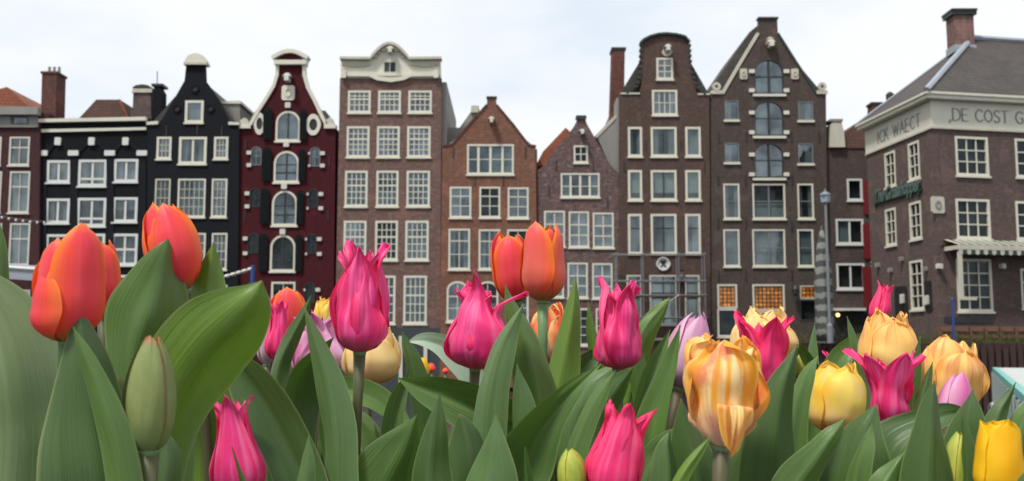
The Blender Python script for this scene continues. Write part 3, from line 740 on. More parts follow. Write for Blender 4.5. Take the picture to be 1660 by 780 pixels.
# H10: low dark house with red shutters
f = house('dark_side_house', 'low dark brick house with sloping roof and dark red shutters behind the grey lamp post', 1385, 65.3)
f.win(1373, 290, 1398, 325, 1, (), fw=.15, g='glass_dim', mat='white')
f.win(1355, 355, 1400, 396, 2, (), fw=.16, mw=.12, g='glass_mid', mat='white', cur='left')
f.win(1356, 427, 1402, 469, 2, (), fw=.16, mw=.12, g='glass_mid', mat='white')
f.wall([(1336, 640), (1336, 236), (1372, 215), (1412, 186), (1440, 186), (1440, 640)], 'grey_brick')
for i, (y0, y1) in enumerate(((292, 348), (363, 420), (432, 500))):
    f.block(1399, y0, 1413, y1, 'shutter', 'shutter_red', .12)
f.band([(1348, 504), (1348, 500), (1400, 500), (1400, 504)], 'awning_rail', 'white', .5)
f.band([(1342, 560), (1342, 505), (1408, 505), (1408, 560)], 'shopfront', 'black', .05)
for x, y in ((1411, 293), (1412, 350), (1412, 360), (1413, 425), (1413, 433)): f.block(x-2, y-2, x+2, y+2, 'shutter_stone', 'white', .1)
f.body(1337, 1438, 240, 9, mat='grey_brick')
f.roof([(1334, 240), (1412, 184), (1412, 240)], 'tile_brown', -.08, 9)
chimney(f, [(1412, 215), (1414, 169), (1429, 169), (1428, 215)], 'chim_brick', .5, 1.4)
chimney(f, [(1343, 240), (1345, 202), (1350, 198), (1362, 200), (1366, 215), (1368, 240)], 'cream_dirty', -.3, .9, 'side_grey')
lampo = f.add(MB().lathe([(.02, -.12), (.1, -.08), (.13, 0), (.1, .08), (.02, .12)], (*(lambda q: (q[0], -.4, q[1]))(f.uv(1355, 511)),), 10), 'lamp_globe', emis('warm_lamp_glow', (1.0, .55, .2), 3.0))

# H11: corner building with lettered frieze
D = 50.0
c0 = P(1513, 260, D); YF, YL = R(11), R(96.0)
root = empty('corner_building', (c0.x, c0.y, 0), 'mauve brick corner building with lettered cream frieze, hipped slate roof and large chimney', 'building')
F = Facade(root, (c0.x, c0.y, 0), YF)
G = Facade(root, (c0.x, c0.y, 0), YL - math.pi)      # x runs towards the corner
G.nn = Vector((-math.sin(G.yaw), math.cos(G.yaw), 0))
wf = dict(fw=.14, mw=.06, g='glass_dim', mat='cream')
for x0, y0, x1, y1, r_ in ((1549, 222, 1602, 285, (.33, .66)), (1646, 226, 1700, 288, (.33, .66)), (1550, 323, 1605, 387, (.33, .66)), (1647, 327, 1702, 389, (.33, .66)), (1551, 420, 1608, 505, (.25, .5, .75)), (1655, 436, 1712, 500, (.33, .66))):
    F.win(x0, y0, x1, y1, 3, r_, **wf)
for x0, y0, x1, y1, r_ in ((1435, 246, 1452, 303, (.33, .66)), (1473, 230, 1491, 291, (.33, .66)), (1436, 338, 1453, 398, (.33, .66)), (1475, 327, 1494, 388, (.33, .66)), (1476, 422, 1497, 502, (.25, .5, .75))):
    G.win(x0, y0, x1, y1, 2, r_, **wf)
def face_wall(fc, pxa, pxb, ztop, mat):
    ua = fc.uv(pxa, 400)[0]; ub = fc.uv(pxb, 400)[0]
    a, b = (min(ua, ub), max(ua, ub))
    return a, b
zt = F.uv(1513, 163)[1]; zb = F.uv(1513, 206)[1]
Lr = 14.0; Ll = -G.uv(1411, 400)[0]
Ll = abs(Ll)
F.add(MB().prism([(0, .3), (Lr, .3), (Lr, zt), (0, zt)], 0, .35, F.holes), 'front_wall', 'mauve_brick')
G.add(MB().prism([(-Ll, .3), (-.355, .3), (-.355, zt), (-Ll, zt)] if 0 else [(-Ll, .3), (0, .3), (0, zt), (-Ll, zt)], 0, .35, G.holes), 'side_wall', 'mauve_brick')
F.add(MB().box(.6, Lr, .353, 5.5, .3, zt-.05), 'inner_wall', 'mauve_brick')
# frieze and cornice on both faces
F.add(MB().box(-.06, Lr, -.06, -.003, zb, zt-.02), 'frieze', 'cream'); G.add(MB().box(-Ll-.05, .055, -.055, -.004, zb+.005, zt-.025), 'frieze', 'cream')
F.add(MB().box(-.1, Lr, -.1, -.002, zb-.09, zb-.002), 'frieze_moulding', 'cream_dirty'); G.add(MB().box(-Ll-.05, .095, -.095, -.003, zb-.095, zb-.005), 'frieze_moulding', 'cream_dirty')
F.add(MB().box(-.5, Lr+.3, -.5, 0, zt, zt+.2).box(-.6, Lr+.3, -.6, 0, zt+.203, zt+.33), 'cornice', 'cream')
G.add(MB().box(-Ll-.12, .49, -.49, .0, zt+.005, zt+.195).box(-Ll-.18, .58, -.58, .0, zt+.207, zt+.325), 'cornice', 'cream')
# hipped roof, world coordinates relative to root
def rw(v): return (v - root.location)
ze = zt+.33
ux, un = F.ux, F.nn
gl_ = -G.ux            # along the left face away from the corner
A = c0 + Vector((0, 0, 0)); A.z = ze; A = A - ux*.6 - un*.6
B = A + ux*(Lr+1.2)
Cc = A + gl_*(Ll+.75)
ridgeL = P(1576, 63, 53.8); zr = ridgeL.z
ridgeL.z = zr
ridgeR = ridgeL + ux*16
Bk = Cc + ux*(Lr+1.2)
m = MB()
def qd(*p): 
    n = len(m.v); m.v += [tuple(rw(x)) for x in p]; m.f.append(tuple(range(n, n+len(p))))
qd(A, B, ridgeR, ridgeL); qd(Cc, A, ridgeL); qd(Bk, Cc, ridgeL, ridgeR)
ro = m.build('roof', M['tile_grey'], root)
hp = MB().tube([rw(A+Vector((0, 0, .05))), rw(ridgeL+Vector((0, 0, .05)))], .16, 6); hp.build('hip_flashing', M['lead'], root)
MB().tube([rw(ridgeL+Vector((0, 0, .06))), rw(ridgeR+Vector((0, 0, .06)))], .16, 6).build('ridge_flashing', M['lead'], root)
MB().tube([rw(Cc+Vector((0, 0, .03))), rw(ridgeL+Vector((0, 0, .03)))], .09, 6).build('hip_flashing', M['lead'], root)
def chm(px0, px1, pyt, pyb, Y, dep, mat, nm, cap):
    a = P(px0, pyb, Y); b = P(px1, pyb, Y); t = P((px0+px1)/2, pyt, Y).z
    o = MB().box(a.x-root.location.x, b.x-root.location.x, Y-root.location.y, Y-root.location.y+dep, a.z, t).build(nm, M[mat], root)
    MB().box(a.x-root.location.x-.14, b.x-root.location.x+.14, Y-root.location.y-.12, Y-root.location.y+dep+.12, t-.18, t+.02).box(a.x-root.location.x-.17, b.x-root.location.x+.17, Y-root.location.y-.18, Y-root.location.y+dep+.18, t+.022, t+.14).build('chimney_cap', M[cap], o)
    MB().box(a.x-root.location.x-.06, b.x-root.location.x+.06, Y-root.location.y-.06, Y-root.location.y+dep+.06, a.z, a.z+.4).build('flashing', M['lead'], o)
    return o
chm(1549, 1581, 19, 84, 53.2, 1.0, 'chim_pink', 'chimney', 'dark_trim')
# dormer lights lying flat in the roof
# vent pipe at the left eave
v = P(1446, 188, 56.5) - root.location; t = P(1443, 163, 56.5) - root.location
vp = MB().tube([v, t], .13, 8).build('vent_pipe', M['side_grey'], root)
MB().lathe([(.16, -.1), (.24, .1), (.24, .35), (.1, .5)], tuple(t), 10).build('vent_cowl', M['dark_trim'], vp)

# stroke lettering
GL = {'D': [[(0, 0), (0, 1)], [(0, 1), (.4, .97), (.62, .78), (.68, .5), (.62, .22), (.4, .03), (0, 0)]],
      'E': [[(0, 0), (0, 1)], [(0, 1), (.5, 1)], [(0, .52), (.4, .52)], [(0, 0), (.52, 0)]],
      'C': [[(.66, .85), (.5, .97), (.33, 1), (.1, .8), (0, .5), (.1, .2), (.33, 0), (.5, .03), (.66, .15)]],
      'O': [[(.36, 1), (.1, .82), (0, .5), (.1, .18), (.36, 0), (.62, .18), (.72, .5), (.62, .82), (.36, 1)]],
      'S': [[(.5, .88), (.32, 1), (.12, .95), (.03, .76), (.14, .58), (.4, .43), (.5, .24), (.38, .04), (.18, 0), (0, .13)]],
      'T': [[(.32, 0), (.32, 1)], [(0, 1), (.64, 1)]], 'G': [[(.66, .85), (.5, .97), (.33, 1), (.1, .8), (0, .5), (.1, .2), (.33, 0), (.55, .05), (.66, .15), (.66, .45), (.45, .45)]],
      'A': [[(0, 0), (.34, 1), (.68, 0)], [(.14, .36), (.54, .36)]], 'I': [[(.1, 0), (.1, 1)]], 'K': [[(0, 0), (0, 1)], [(.55, 1), (0, .45)], [(.18, .6), (.6, 0)]],
      'W': [[(0, 1), (.25, 0), (.48, .9), (.72, 0), (.96, 1)]], ',': [[(.12, .06), (.12, -.04), (.02, -.2)]], ' ': []}
WD = {'D': .68, 'E': .52, 'C': .66, 'O': .72, 'S': .5, 'T': .64, 'G': .7, 'A': .68, 'I': .2, 'K': .6, 'W': .96, ',': .2, ' ': .35}
def letters(fc, text, u, z, h, sp=.2, th=.055, y=-.075, name='lettering'):
    for ch in text:
        if GL[ch]:
            m = MB()
            for st in GL[ch]:
                pts = [(u+p[0]*h, z+p[1]*h) for p in st]
                for a, b in zip(pts, pts[1:]):
                    dx, dz = b[0]-a[0], b[1]-a[1]; q = math.hypot(dx, dz); vert = abs(dz)/q
                    w_ = th*h*(.8+.9*vert)/2*1.6; nx, nz_ = -dz/q*w_, dx/q*w_; ex, ez = dx/q*w_*.4, dz/q*w_*.4
                    m.prism([(a[0]+nx-ex, a[1]+nz_-ez), (a[0]-nx-ex, a[1]-nz_-ez), (b[0]-nx+ex, b[1]-nz_+ez), (b[0]+nx+ex, b[1]+nz_+ez)], y-.002*len(m.f)/60, y+.02)
                for p in (pts[0], pts[-1]):       # serifs
                    if ch not in ',OD': m.box(p[0]-.07*h, p[0]+.07*h, y-.004, y+.018, p[1]-.02*h, p[1]+.02*h)
            fc.add(m, name, 'lettering')
        u += (WD[ch]+sp)*h
u0, z0 = F.uv(1537, 195.5); h = F.uv(1537, 176)[1]-z0
letters(F, ',DE COST GAET', u0, z0, h, .17)
u0, z0 = G.uv(1424, 224); z0 = zb+.3; h = .62
letters(G, 'ICK WAECT', u0, z0, h*1.08, .23)
# wall details
F.add(MB().box(.2, Lr, -.05, -.003, F.uv(1513, 401)[1], F.uv(1513, 397)[1]), 'string_course', 'dark_trim')
sp = F.block(1509, 319, 1530, 346, 'stone_plaque', 'cream_dirty', .08); F.ring(1514.5, 325, 1524.5, 340, 'plaque_figure', 'side_grey', .5, 12, 'dark_trim', .12)
F.block(1530, 514, 1610, 524, 'cellar_grille', 'dark_trim', .04)
for x in (1520, 1622): F.block(x-3, 428, x+3, 436, 'wall_lamp', 'offwhite', .3)
G.add(MB().box(-Ll+.2, -.3, -.05, -.003, G.uv(1480, 409)[1]-.05, G.uv(1480, 409)[1]+.05), 'string_course', 'dark_trim') if 0 else None
for x0, x1, y0, y1, nm, mt in ((1452, 1472, 464, 520, 'doorway', 'black'), (1501, 1511, 455, 505, 'doorway', 'black')): G.block(x0, y0, x1, y1, nm, mt, .06)
for x, y in ((1425, 430), (1446, 438), (1464, 420), (1503, 436)): G.block(x-1.3, y-3.5, x+1.3, y+3.5, 'wall_lamp', 'side_grey', .22)
for x, y in ((1466, 486), (1506, 488)): G.block(x-2, y-9, x+2, y+6, 'menu_board', 'offwhite', .2)
# pub corner awning frame with scalloped valance
ua, za = F.uv(1530, 404); ub, _ = F.uv(1700, 404)
m = MB().box(ua, ub, -1.2, -1.1, za-.12, za+.12); m.box(ua, ua+.1, -1.1, -.02, za-.10, za+.10); 
for x in (1530, 1641):
    uu, zz = F.uv(x, 410); m.box(uu, uu+.2, -1.18, -1.06, zz-2.3, zz-.05); m.box(uu-.05, uu+.9, -1.2, -1.0, zz-2.45, zz-2.303)
aw = tag(m.build('awning', M['cream_dirty'], None), 'white framed awning with striped valance over the ground floor window of the corner building', 'awning')
aw.location = F.o; aw.rotation_euler = (0, 0, F.yaw)
nst = 26
for par, mt in ((0, 'cream_dirty'), (1, 'green_trim')):
    m = MB()
    for q in range(par, nst, 2):
        a = ua+(ub-ua)*q/nst; b = ua+(ub-ua)*(q+1)/nst-.004
        m.prism([(a, za-.125), (a, za-.32), ((a+b)/2, za-.38), (b, za-.32), (b, za-.125)], -1.19, -1.17)
        m.quad((a, -1.19, za+.13), (b, -1.19, za+.13), (b, -.02, za+.5), (a, -.02, za+.5))
    o = m.build('valance_stripes', M[mt], aw)
# green script sign on the side face
def script_sign():
    cv = bpy.data.curves.new('sign_text', 'FONT'); cv.body = 'The Grasshopper'; cv.size = 1.0; cv.extrude = .05; cv.shear = .35; cv.offset = .025
    to = bpy.data.objects.new('tmp_text', cv); COL.objects.link(to)
    bpy.context.view_layer.update()
    me = bpy.data.meshes.new_from_object(to.evaluated_get(bpy.context.evaluated_depsgraph_get()))
    xs = [v.co.x for v in me.vertices]; wd = max(xs)-min(xs)
    ua = G.uv(1420, 320)[0]; ub = G.uv(1494, 300)[0]; z = G.uv(1456, 318)[1]; k = (ub-ua)/wd
    ky = k*1.5
    for v in me.vertices: v.co = Vector((v.co.x*k+ua, -.12-v.co.z*.6, z+v.co.y*ky-.05))
    me.materials.append(M['neon']); bpy.data.objects.remove(to)
    o = bpy.data.objects.new('letters', me); COL.objects.link(o)
    bk = MB().box(ua-.1, ub+.1, -.09, -.004, z-.12, z+.02).box(ua, ua+.05, -.09, -.004, z-.3, z+.4).box(ub-.3, ub-.1, -.12, -.004, z-.3, z+.1).build('script_sign', M['green_trim'])
    bk.location = G.o; bk.rotation_euler = (0, 0, G.yaw); o.parent = bk
    tag(bk, 'green script lettering sign running across the side face of the corner building', 'sign')
script_sign()

# ---------------------------------------------------------------- street and waterside things
m = MB(); a = P(1270, 558, 47); m.box(a.x, 48, 46.2, 49.4, -1, 3.05); struct(m.build('quay_wall', M['wood_dark']))
q0 = P(1280, 558, 46).x
m = MB()
for k in range(70): m.tube([(q0+.15+k*.34, 46.02, -.8), (q0+.15+k*.34, 46.02, 2.95+.12*math.sin(k*2.1))], .14, 7)
tag(m.build('timber_piling', M['wood_dark']), 'row of dark timber piles lining the far quay below the corner building', 'piling')
m = MB(); x0 = P(1525, 558, 47.2).x
for k in range(22):
    a = x0+k*.72; m.box(a, a+.62, 47.2, 47.5, 3.08, 3.85); m.box(a+.08, a+.54, 47.12, 47.198, 3.3, 3.4); m.box(a+.08, a+.54, 47.12, 47.198, 3.6, 3.7)
fp = m.build('terrace_fence', M['wood']); tag(fp, 'low brown panelled fence along the quay in front of the corner building', 'fence')
m = MB(); random.seed(5)
for k in range(1800):
    a = q0+random.random()*22; y = 46.1+random.random()*.7; z = 3.06+random.random()**2*.4; s = .05+random.random()*.07
    g = random.random()*6.28; t = random.random()*2-1
    m.quad((a, y, z), (a+s*math.cos(g), y+s*math.sin(g), z+s*t*.4), (a+s*math.cos(g)*.8, y+s*math.sin(g), z+s), (a-.02, y, z+s*.8))
moss = NT('dull_weeds'); c_ = moss.mixc(moss.noise(moss.obj(), 3.0, 3), (.03, .055, .01), (.10, .10, .02)); moss = moss.done(moss.bsdf(c_, .9))
tag(m.build('quayside_weeds', moss), kind='stuff')

# closed parasol
c = P(1338, 558, 45.5)
pr = empty('closed_parasol', (c.x, c.y, 3.05), 'tall closed parasol striped in dull grey and white beside the lamp post', 'parasol')
zt_ = P(1338, 372, 45.5).z - 3.05
n = NT('striped_canvas'); o_ = n.obj(); sp_ = n.n('SeparateXYZ'); n.l(o_, sp_.inputs[0])
wv = n.math('SINE', n.math('ADD', n.math('MULTIPLY', sp_.outputs[2], 11.0), n.math('MULTIPLY', n.noise(o_, 2.5, 3), 5.0)))
cc = n.mixc(n.rng(wv, -.2, .3, 0, 1), (.05, .055, .05), (.20, .20, .18)); cm = n.done(n.bsdf(cc, .9, n.bump(n.noise(o_, 6, 3), .5, .05)))
prof = [(.38, .1), (.40, .6), (.36, 1.5), (.38, 2.4), (.34, 3.4), (.24, 4.4), (.13, zt_-.3), (.05, zt_)]
m = MB().lathe(prof, seg=28, fn=lambda g, i: 1+.16*math.sin(7*g+i*.6)); m.sm = True
m.build('canopy', cm, pr)
MB().lathe([(.035, -.02), (.035, zt_+.12), (.0301, zt_+.15)], seg=8).build('pole', M['steel'], pr); MB().lathe([(.4, 0), (.42, .07), (.1, .1)], seg=16).build('base', M['quay'], pr)
# lamp post
c = P(1346, 558, 45.0)
lp = empty('street_lamp', (c.x, c.y, 3.05), 'tall grey street lamp with a pale square lantern in front of the dark side house', 'lamp')
zl = P(1346, 330, 45).z - 3.05; s_ = .2
MB().lathe([(.14, 0), (.14, .8), (.075, .9), (.06, zl)], seg=12).build('pole', M['grey_paint'], lp)
ln = MB().lathe([(.10, zl), (.2, zl+.06), (.24, zl+.38), (.05, zl+.39)], seg=4).build('lantern', M['lamp_glass'], lp)
MB().lathe([(.27, zl+.39), (.2, zl+.48), (.05, zl+.56), (.03, zl+.66)], seg=8).build('lantern_cap', M['grey_paint'], ln)

# scaffold in front of the neck gable house, and the person on it
SY = 63.4
def sx(px): return P(px, 470, SY).x
def sz(py): return P(1075, py, SY).z
c = P(1075, 558, SY)
sf = empty('scaffold', (c.x, SY, 0), 'thin steel tube scaffold on the lower front of the neck gabled brick house', 'scaffold')
for x in (1000, 1043, 1101, 1143):
    for dy in (0, .9):
        MB().tube([(sx(x)-c.x, dy, .3), (sx(x)-c.x, dy, sz(409))], .04, 8).build('standard', M['steel'], sf)
for y in (412, 455, 478, 515):
    for dy in (0, .9): MB().tube([(sx(994)-c.x, dy-.06, sz(y)), (sx(1146)-c.x, dy-.06, sz(y))], .032, 8).build('ledger', M['steel'], sf)
MB().tube([(sx(1043)-c.x, -.1, sz(515)), (sx(1101)-c.x, -.1, sz(478))], .022, 6).build('brace', M['steel'], sf)
dk = sz(480)
MB().box(sx(1000)-c.x, sx(1143)-c.x, .02, .84, dk-.05, dk).build('deck', M['wood'], sf)

def person():
    px = 1108; root = empty('person', (sx(px), SY+.45, dk), 'person in a grey top and dark trousers standing on the scaffold', 'person')
    H = 1.72
    J = dict(pel=(0, 0, .93), ch=(-.02, .0, 1.2), nk=(-.02, -.02, 1.43), hd=(0, -.05, 1.52), tp=(.01, -.05, 1.66),
             hl=(-.1, 0, .9), kl=(-.12, -.04, .5), al=(-.12, .02, .08), tl=(-.13, -.16, .03), hr=(.1, 0, .9), kr=(.11, -.05, .5), ar=(.12, .03, .08), tr=(.13, -.15, .03),
             sl=(-.19, 0, 1.37), el=(-.27, -.04, 1.1), wl=(-.22, -.2, .9), fl=(-.2, -.26, .84), sr=(.17, 0, 1.37), er=(.25, -.02, 1.1), wr=(.22, -.16, .9), fr=(.2, -.22, .84))
    rad = dict(pel=.15, ch=.16, nk=.06, hd=.085, tp=.085, hl=.1, kl=.065, al=.045, tl=.04, hr=.1, kr=.065, ar=.045, tr=.04, sl=.07, el=.05, wl=.032, fl=.035, sr=.07, er=.05, wr=.032, fr=.035)
    E = 'pel-ch ch-nk nk-hd hd-tp pel-hl hl-kl kl-al al-tl pel-hr hr-kr kr-ar ar-tr ch-sl sl-el el-wl wl-fl ch-sr sr-er er-wr wr-fr'.split()
    def skin(keys, edges, name, mat, grow=0, sub=2):
        me = bpy.data.meshes.new(name); ix = {k: i for i, k in enumerate(keys)}
        me.from_pydata([J[k] for k in keys], [tuple(ix[q] for q in e.split('-')) for e in edges], []); me.materials.append(mat)
        o = bpy.data.objects.new(name, me); COL.objects.link(o); o.parent = root
        md = o.modifiers.new('skin', 'SKIN')
        me2 = o.data
        for i, k in enumerate(keys): me2.skin_vertices[0].data[i].radius = (rad[k]+grow, (rad[k]+grow)*(.75 if k in ('pel', 'ch') else 1))
        me2.skin_vertices[0].data[0].use_root = True
        s_ = o.modifiers.new('sub', 'SUBSURF'); s_.levels = sub; s_.render_levels = sub
        for p in me2.polygons: p.use_smooth = True
        return o
    try:
        ks = list(J)
        me = bpy.data.meshes.new('x')
        def mk(keys, edges, name, mat, grow=0):
            me = bpy.data.meshes.new(name); ix = {k: i for i, k in enumerate(keys)}
            me.from_pydata([J[k] for k in keys], [tuple(ix[q] for q in e.split('-')) for e in edges], []); me.materials.append(mat)
            o = bpy.data.objects.new(name, me); COL.objects.link(o); o.parent = root
            o.modifiers.new('skin', 'SKIN')
            if not me.skin_vertices:
                import bmesh
                bm = bmesh.new(); bm.from_mesh(me); bm.verts.layers.skin.verify(); bm.to_mesh(me); bm.free()
            for i, k in enumerate(keys):
                r_ = rad[k]+grow; me.skin_vertices[0].data[i].radius = (r_, r_*(.75 if k in ('pel', 'ch') else 1))
            me.skin_vertices[0].data[0].use_root = True
            s_ = o.modifiers.new('sub', 'SUBSURF'); s_.levels = 2; s_.render_levels = 2
            return o
        mk(ks, E, 'body', flat('skin', (.32, .17, .12), .6))
        mk(['pel', 'ch', 'sl', 'el', 'wl', 'sr', 'er', 'wr'], 'pel-ch ch-sl sl-el el-wl ch-sr sr-er er-wr'.split(), 'top', flat('grey_jersey', (.09, .095, .12), .9), .02)
        mk(['pel', 'hl', 'kl', 'al', 'hr', 'kr', 'ar'], 'pel-hl hl-kl kl-al pel-hr hr-kr kr-ar'.split(), 'trousers', flat('dark_trousers', (.014, .014, .018), .9), .018)
        m = MB().lathe([(.03, -.06), (.095, -.03), (.108, .03), (.085, .09), (.02, .115)], (0, -.04, 1.63), 12); m.sm = True; m.build('hair', flat('dark_hair', (.012, .009, .008), .7), root)
        for s in (-1, 1): MB().lathe([(.05, 0), (.055, .03), (.03, .08)], (.125*s, -.06, .0), 8).build('shoe', M['black'], root)
    except Exception as ex: print('person', ex)
person()

# string of lights along the front of the leftmost house
root = empty('light_string', P(-20, 350, 62.5), 'string of round white bulbs hanging across the dark red brick house and wide black house', 'lights')
pts = []
wire = []
for k in range(10):
    x = -20+k*11.5; y = 346+9*math.sin(k*.21)+.9*k*.6
    pts.append(P(x, y, 62.5)-root.location)
MB().tube(pts, .02, 5).build('wire', M['dark_trim'], root)
for p in pts[1:-1]:
    m = MB().lathe([(.03, .0), (.06, -.04), (.085, -.09), (.06, -.15), (.02, -.17)], tuple(p), 8); m.sm = True; m.build('bulb', M['white'], root)
# white-topped awning at the far left
a = P(-40, 430, 60.5); b = P(62, 437, 60.5); root = empty('canvas_awning', (a.x, 60.5, 1), 'pale canvas awning with a white front rail at the far left of the row', 'awning')
za, zb_ = a.z-1, b.z-1; W_ = b.x-a.x
m = MB(); m.v += [(0, 0, za), (W_, 0, zb_), (W_, 2.5, zb_+.35), (0, 2.5, za+.35)]; m.f.append((0, 1, 2, 3)); m.build('canopy', M['lead'], root)
MB().tube([(0, -.02, za), (W_, -.02, zb_)], .12, 8).build('front_rail', M['white'], root)
m = MB(); m.v += [(0, -.02, za-.12), (W_, -.02, zb_-.12), (W_, -.02, zb_-.7), (0, -.02, za-.7)]; m.f.append((0, 3, 2, 1)); m.build('valance', M['lead'], root)
for x in (.1, W_-.1): MB().tube([(x, 0, -.2), (x, 0, za if x < 1 else zb_)], .05, 6).build('post', M['offwhite'], root)
# pale hull-side railing chain and blue poles
p0 = P(355, 455, 58); p1 = P(410, 434, 58)
root = empty('mooring_pole', (p1.x, 58, 0), 'blue mooring pole with a pale roped chain in front of the deep red house', 'pole')
MB().tube([(0, 0, -.5), (0, 0, P(411, 430, 58).z)], .13, 10).build('pole', M['blue_paint'], root)
pts = [P(300+110*k/12, 462-27*(k/12)**1.3, 58)-root.location for k in range(13)]
ch = MB().tube(pts, .05, 6).build('chain', M['steel'], root)
for i, p in enumerate(pts[:-1]):
    q = pts[i+1]; MB().tube([p.lerp(q, .15), p.lerp(q, .8)], .11, 7).build('float', M['offwhite'], ch)
px_ = P(1547, 558, 45.6)
root = empty('mooring_pole', (px_.x, 45.6, 0), 'slim blue mooring pole standing against the timber piles before the corner building', 'pole')
MB().tube([(0, 0, -.5), (0, 0, P(1547, 487, 45.6).z)], .055, 10).build('pole', M['blue_paint'], root); MB().lathe([(.06, 0), (.07, .04), (.02, .1)], (0, 0, P(1547, 487, 45.6).z), 10).build('cap', M['blue_paint'], root)

# glass-roofed canal boat on the right
def boat():
    a = Vector((5.6, 11.0, 0)); b = Vector((15.9, 33.5, 0)); d = (b-a).normalized(); yaw = math.atan2(d.y, d.x)
    root = empty('canal_boat', (a.x, a.y, 0), 'white glass-roofed canal boat moored behind the flowers at the right', 'boat', None, yaw)
    L = (b-a).length; W = -4.4; zt = 2.22
    hull = MB()
    sec = [(0, .25, .0), (1.5, .02, .0), (L-1.5, .02, .0), (L, .3, .0)]
    rows = []
    for x, ins, _ in sec: rows.append([(x, -ins, 1.05), (x, -ins-.15, -.3), (x, W+ins+.15, -.3), (x, W+ins, 1.05)])
    hull.grid(rows); hull.build('hull', M['white'], root)
    MB().box(.2, L-.2, W+.1, -.1, .98, 1.06).build('deck', M['grey_paint'], root)
    MB().box(1.0, L-1, W+.14, -.14, 1.07, 1.12).build('cabin_base', M['white'], root)
    MB().box(.9, L-.9, W+.3, -.3, zt-.1, zt-.04).build('roof_glass', M['boatglass'], root)
    for y in (-.3, W+.3): MB().box(.9, L-.9, y-.07, y+.07, zt-.12, zt+.03).build('roof_rail', M['teal_paint'], root)
    n = 14
    for k in range(n+1):
        x = 1+(L-2)*k/n
        MB().box(x-.06, x+.06, W+.38, -.38, zt-.035, zt+.02).build('roof_beam', M['white'], root)
        for y in (-.22, W+.22): MB().box(x-.05, x+.05, y-.03, y+.03, 1.12, zt-.12).build('window_post', M['white'], root)
    MB().box(.9, L-.9, W/2-.5, W/2+.5, zt-.03, zt+.1).build('roof_walkway', M['white'], root)
    for y in (-.2, W+.2): MB().box(1, L-1, y-.008, y+.008, 1.12, zt-.12).build('side_glass', M['glass_sky'], root)
    for k in range(12):
        x = 2+(L-4)*k/12
        for y in (-1.1, W+1.1):
            MB().box(x, x+.5, y-.55, y+.55, 1.07, 1.5).box(x, x+.1, y-.55, y+.55, 1.503, 1.95).build('bench', M['seat_red'], root)
bg = NT('roof_acrylic'); t_ = bg.n('BsdfTransparent'); t_.inputs[0].default_value = (.8, .88, .9, 1); g_ = bg.bsdf((.55, .62, .64), .12); mx_ = bg.n('MixShader'); mx_.inputs[0].default_value = .6
bg.l(t_.outputs[0], mx_.inputs[1]); bg.l(g_.outputs[0], mx_.inputs[2]); M['boatglass'] = bg.done(mx_)
M['seat_red'] = flat('dull_red_seat', (.20, .05, .05), .8)
boat()
# ---------------------------------------------------------------- planter and soil
m = MB()
for a in ((-4.2, 4.2, .2, .3), (-4.2, 4.2, 3.4, 3.5), (-4.2, -4.1, .302, 3.398), (4.1, 4.2, .302, 3.398)): m.box(a[0], a[1], a[2], a[3], 1.93, 2.5)
tag(m.build('planter', M['quay']), 'long low stone planter box holding all the tulips on the near quay', 'planter')
SOIL = 2.46
rows = []
for i in range(24):
    rows.append([(-4.1+8.2*j/60, .3+3.1*i/23, SOIL+.02*noise.noise(Vector((j*.4, i*.4, 0)))) for j in range(61)])
m = MB(); m.grid(rows)
soil = NT('soil'); c_ = soil.mixc(soil.noise(soil.obj(), 20, 5, .7), (.018, .012, .008), (.05, .035, .022)); soil = soil.done(soil.bsdf(c_, .95, soil.bump(soil.noise(soil.obj(), 40, 4), .8, .01)))
struct(m.build('ground', soil))

# ---------------------------------------------------------------- plant materials
def plantmat(name, fn, rough=.42, transl=.3, veins=(46, 1.4), bump=.12, tcol=None, sheen=.0, spec=.4):
    n = NT(name)
    uvn = n.n('UVMap').outputs[0]; s = n.n('SeparateXYZ'); n.l(uvn, s.inputs[0])
    oi = n.n('ObjectInfo').outputs['Random']
    off = n.n('CombineXYZ'); n.l(n.math('MULTIPLY', oi, 37.0), off.inputs[2])
    va = n.n('VectorMath', operation='ADD'); n.l(uvn, va.inputs[0]); n.l(off.outputs[0], va.inputs[1])
    vein = n.noise(n.mapping(va.outputs[0], (veins[0], veins[1], 1)), 1.0, 3, .6)
    blot = n.noise(n.mapping(va.outputs[0], (2.5, 3.0, 1)), 1.0, 4, .6)
    streak = n.noise(n.mapping(va.outputs[0], (9, .8, 1)), 1.0, 3, .6)
    edge = n.math('MULTIPLY', n.math('ABSOLUTE', n.math('SUBTRACT', s.outputs[0], .5)), 2.0)
    c = fn(n, edge, s.outputs[1], vein, blot, streak, oi)
    p = n.bsdf(c, n.rng(blot, .3, .7, rough-.06, rough+.1), n.bump(n.math('ADD', vein, n.math('MULTIPLY', streak, 1.5)), bump, .0025)); p.inputs['Specular IOR Level'].default_value = spec
    t = n.n('BsdfTranslucent')
    if tcol: n.l(n.mixc(1.0, c, tcol, 'MULTIPLY'), t.inputs[0])
    else: n.l(c, t.inputs[0])
    mx = n.n('MixShader'); mx.inputs[0].default_value = transl
    n.l(p.outputs[0], mx.inputs[1]); n.l(t.outputs[0], mx.inputs[2]); n.l(mx.outputs[0], n.out.inputs[0])
    return n.m
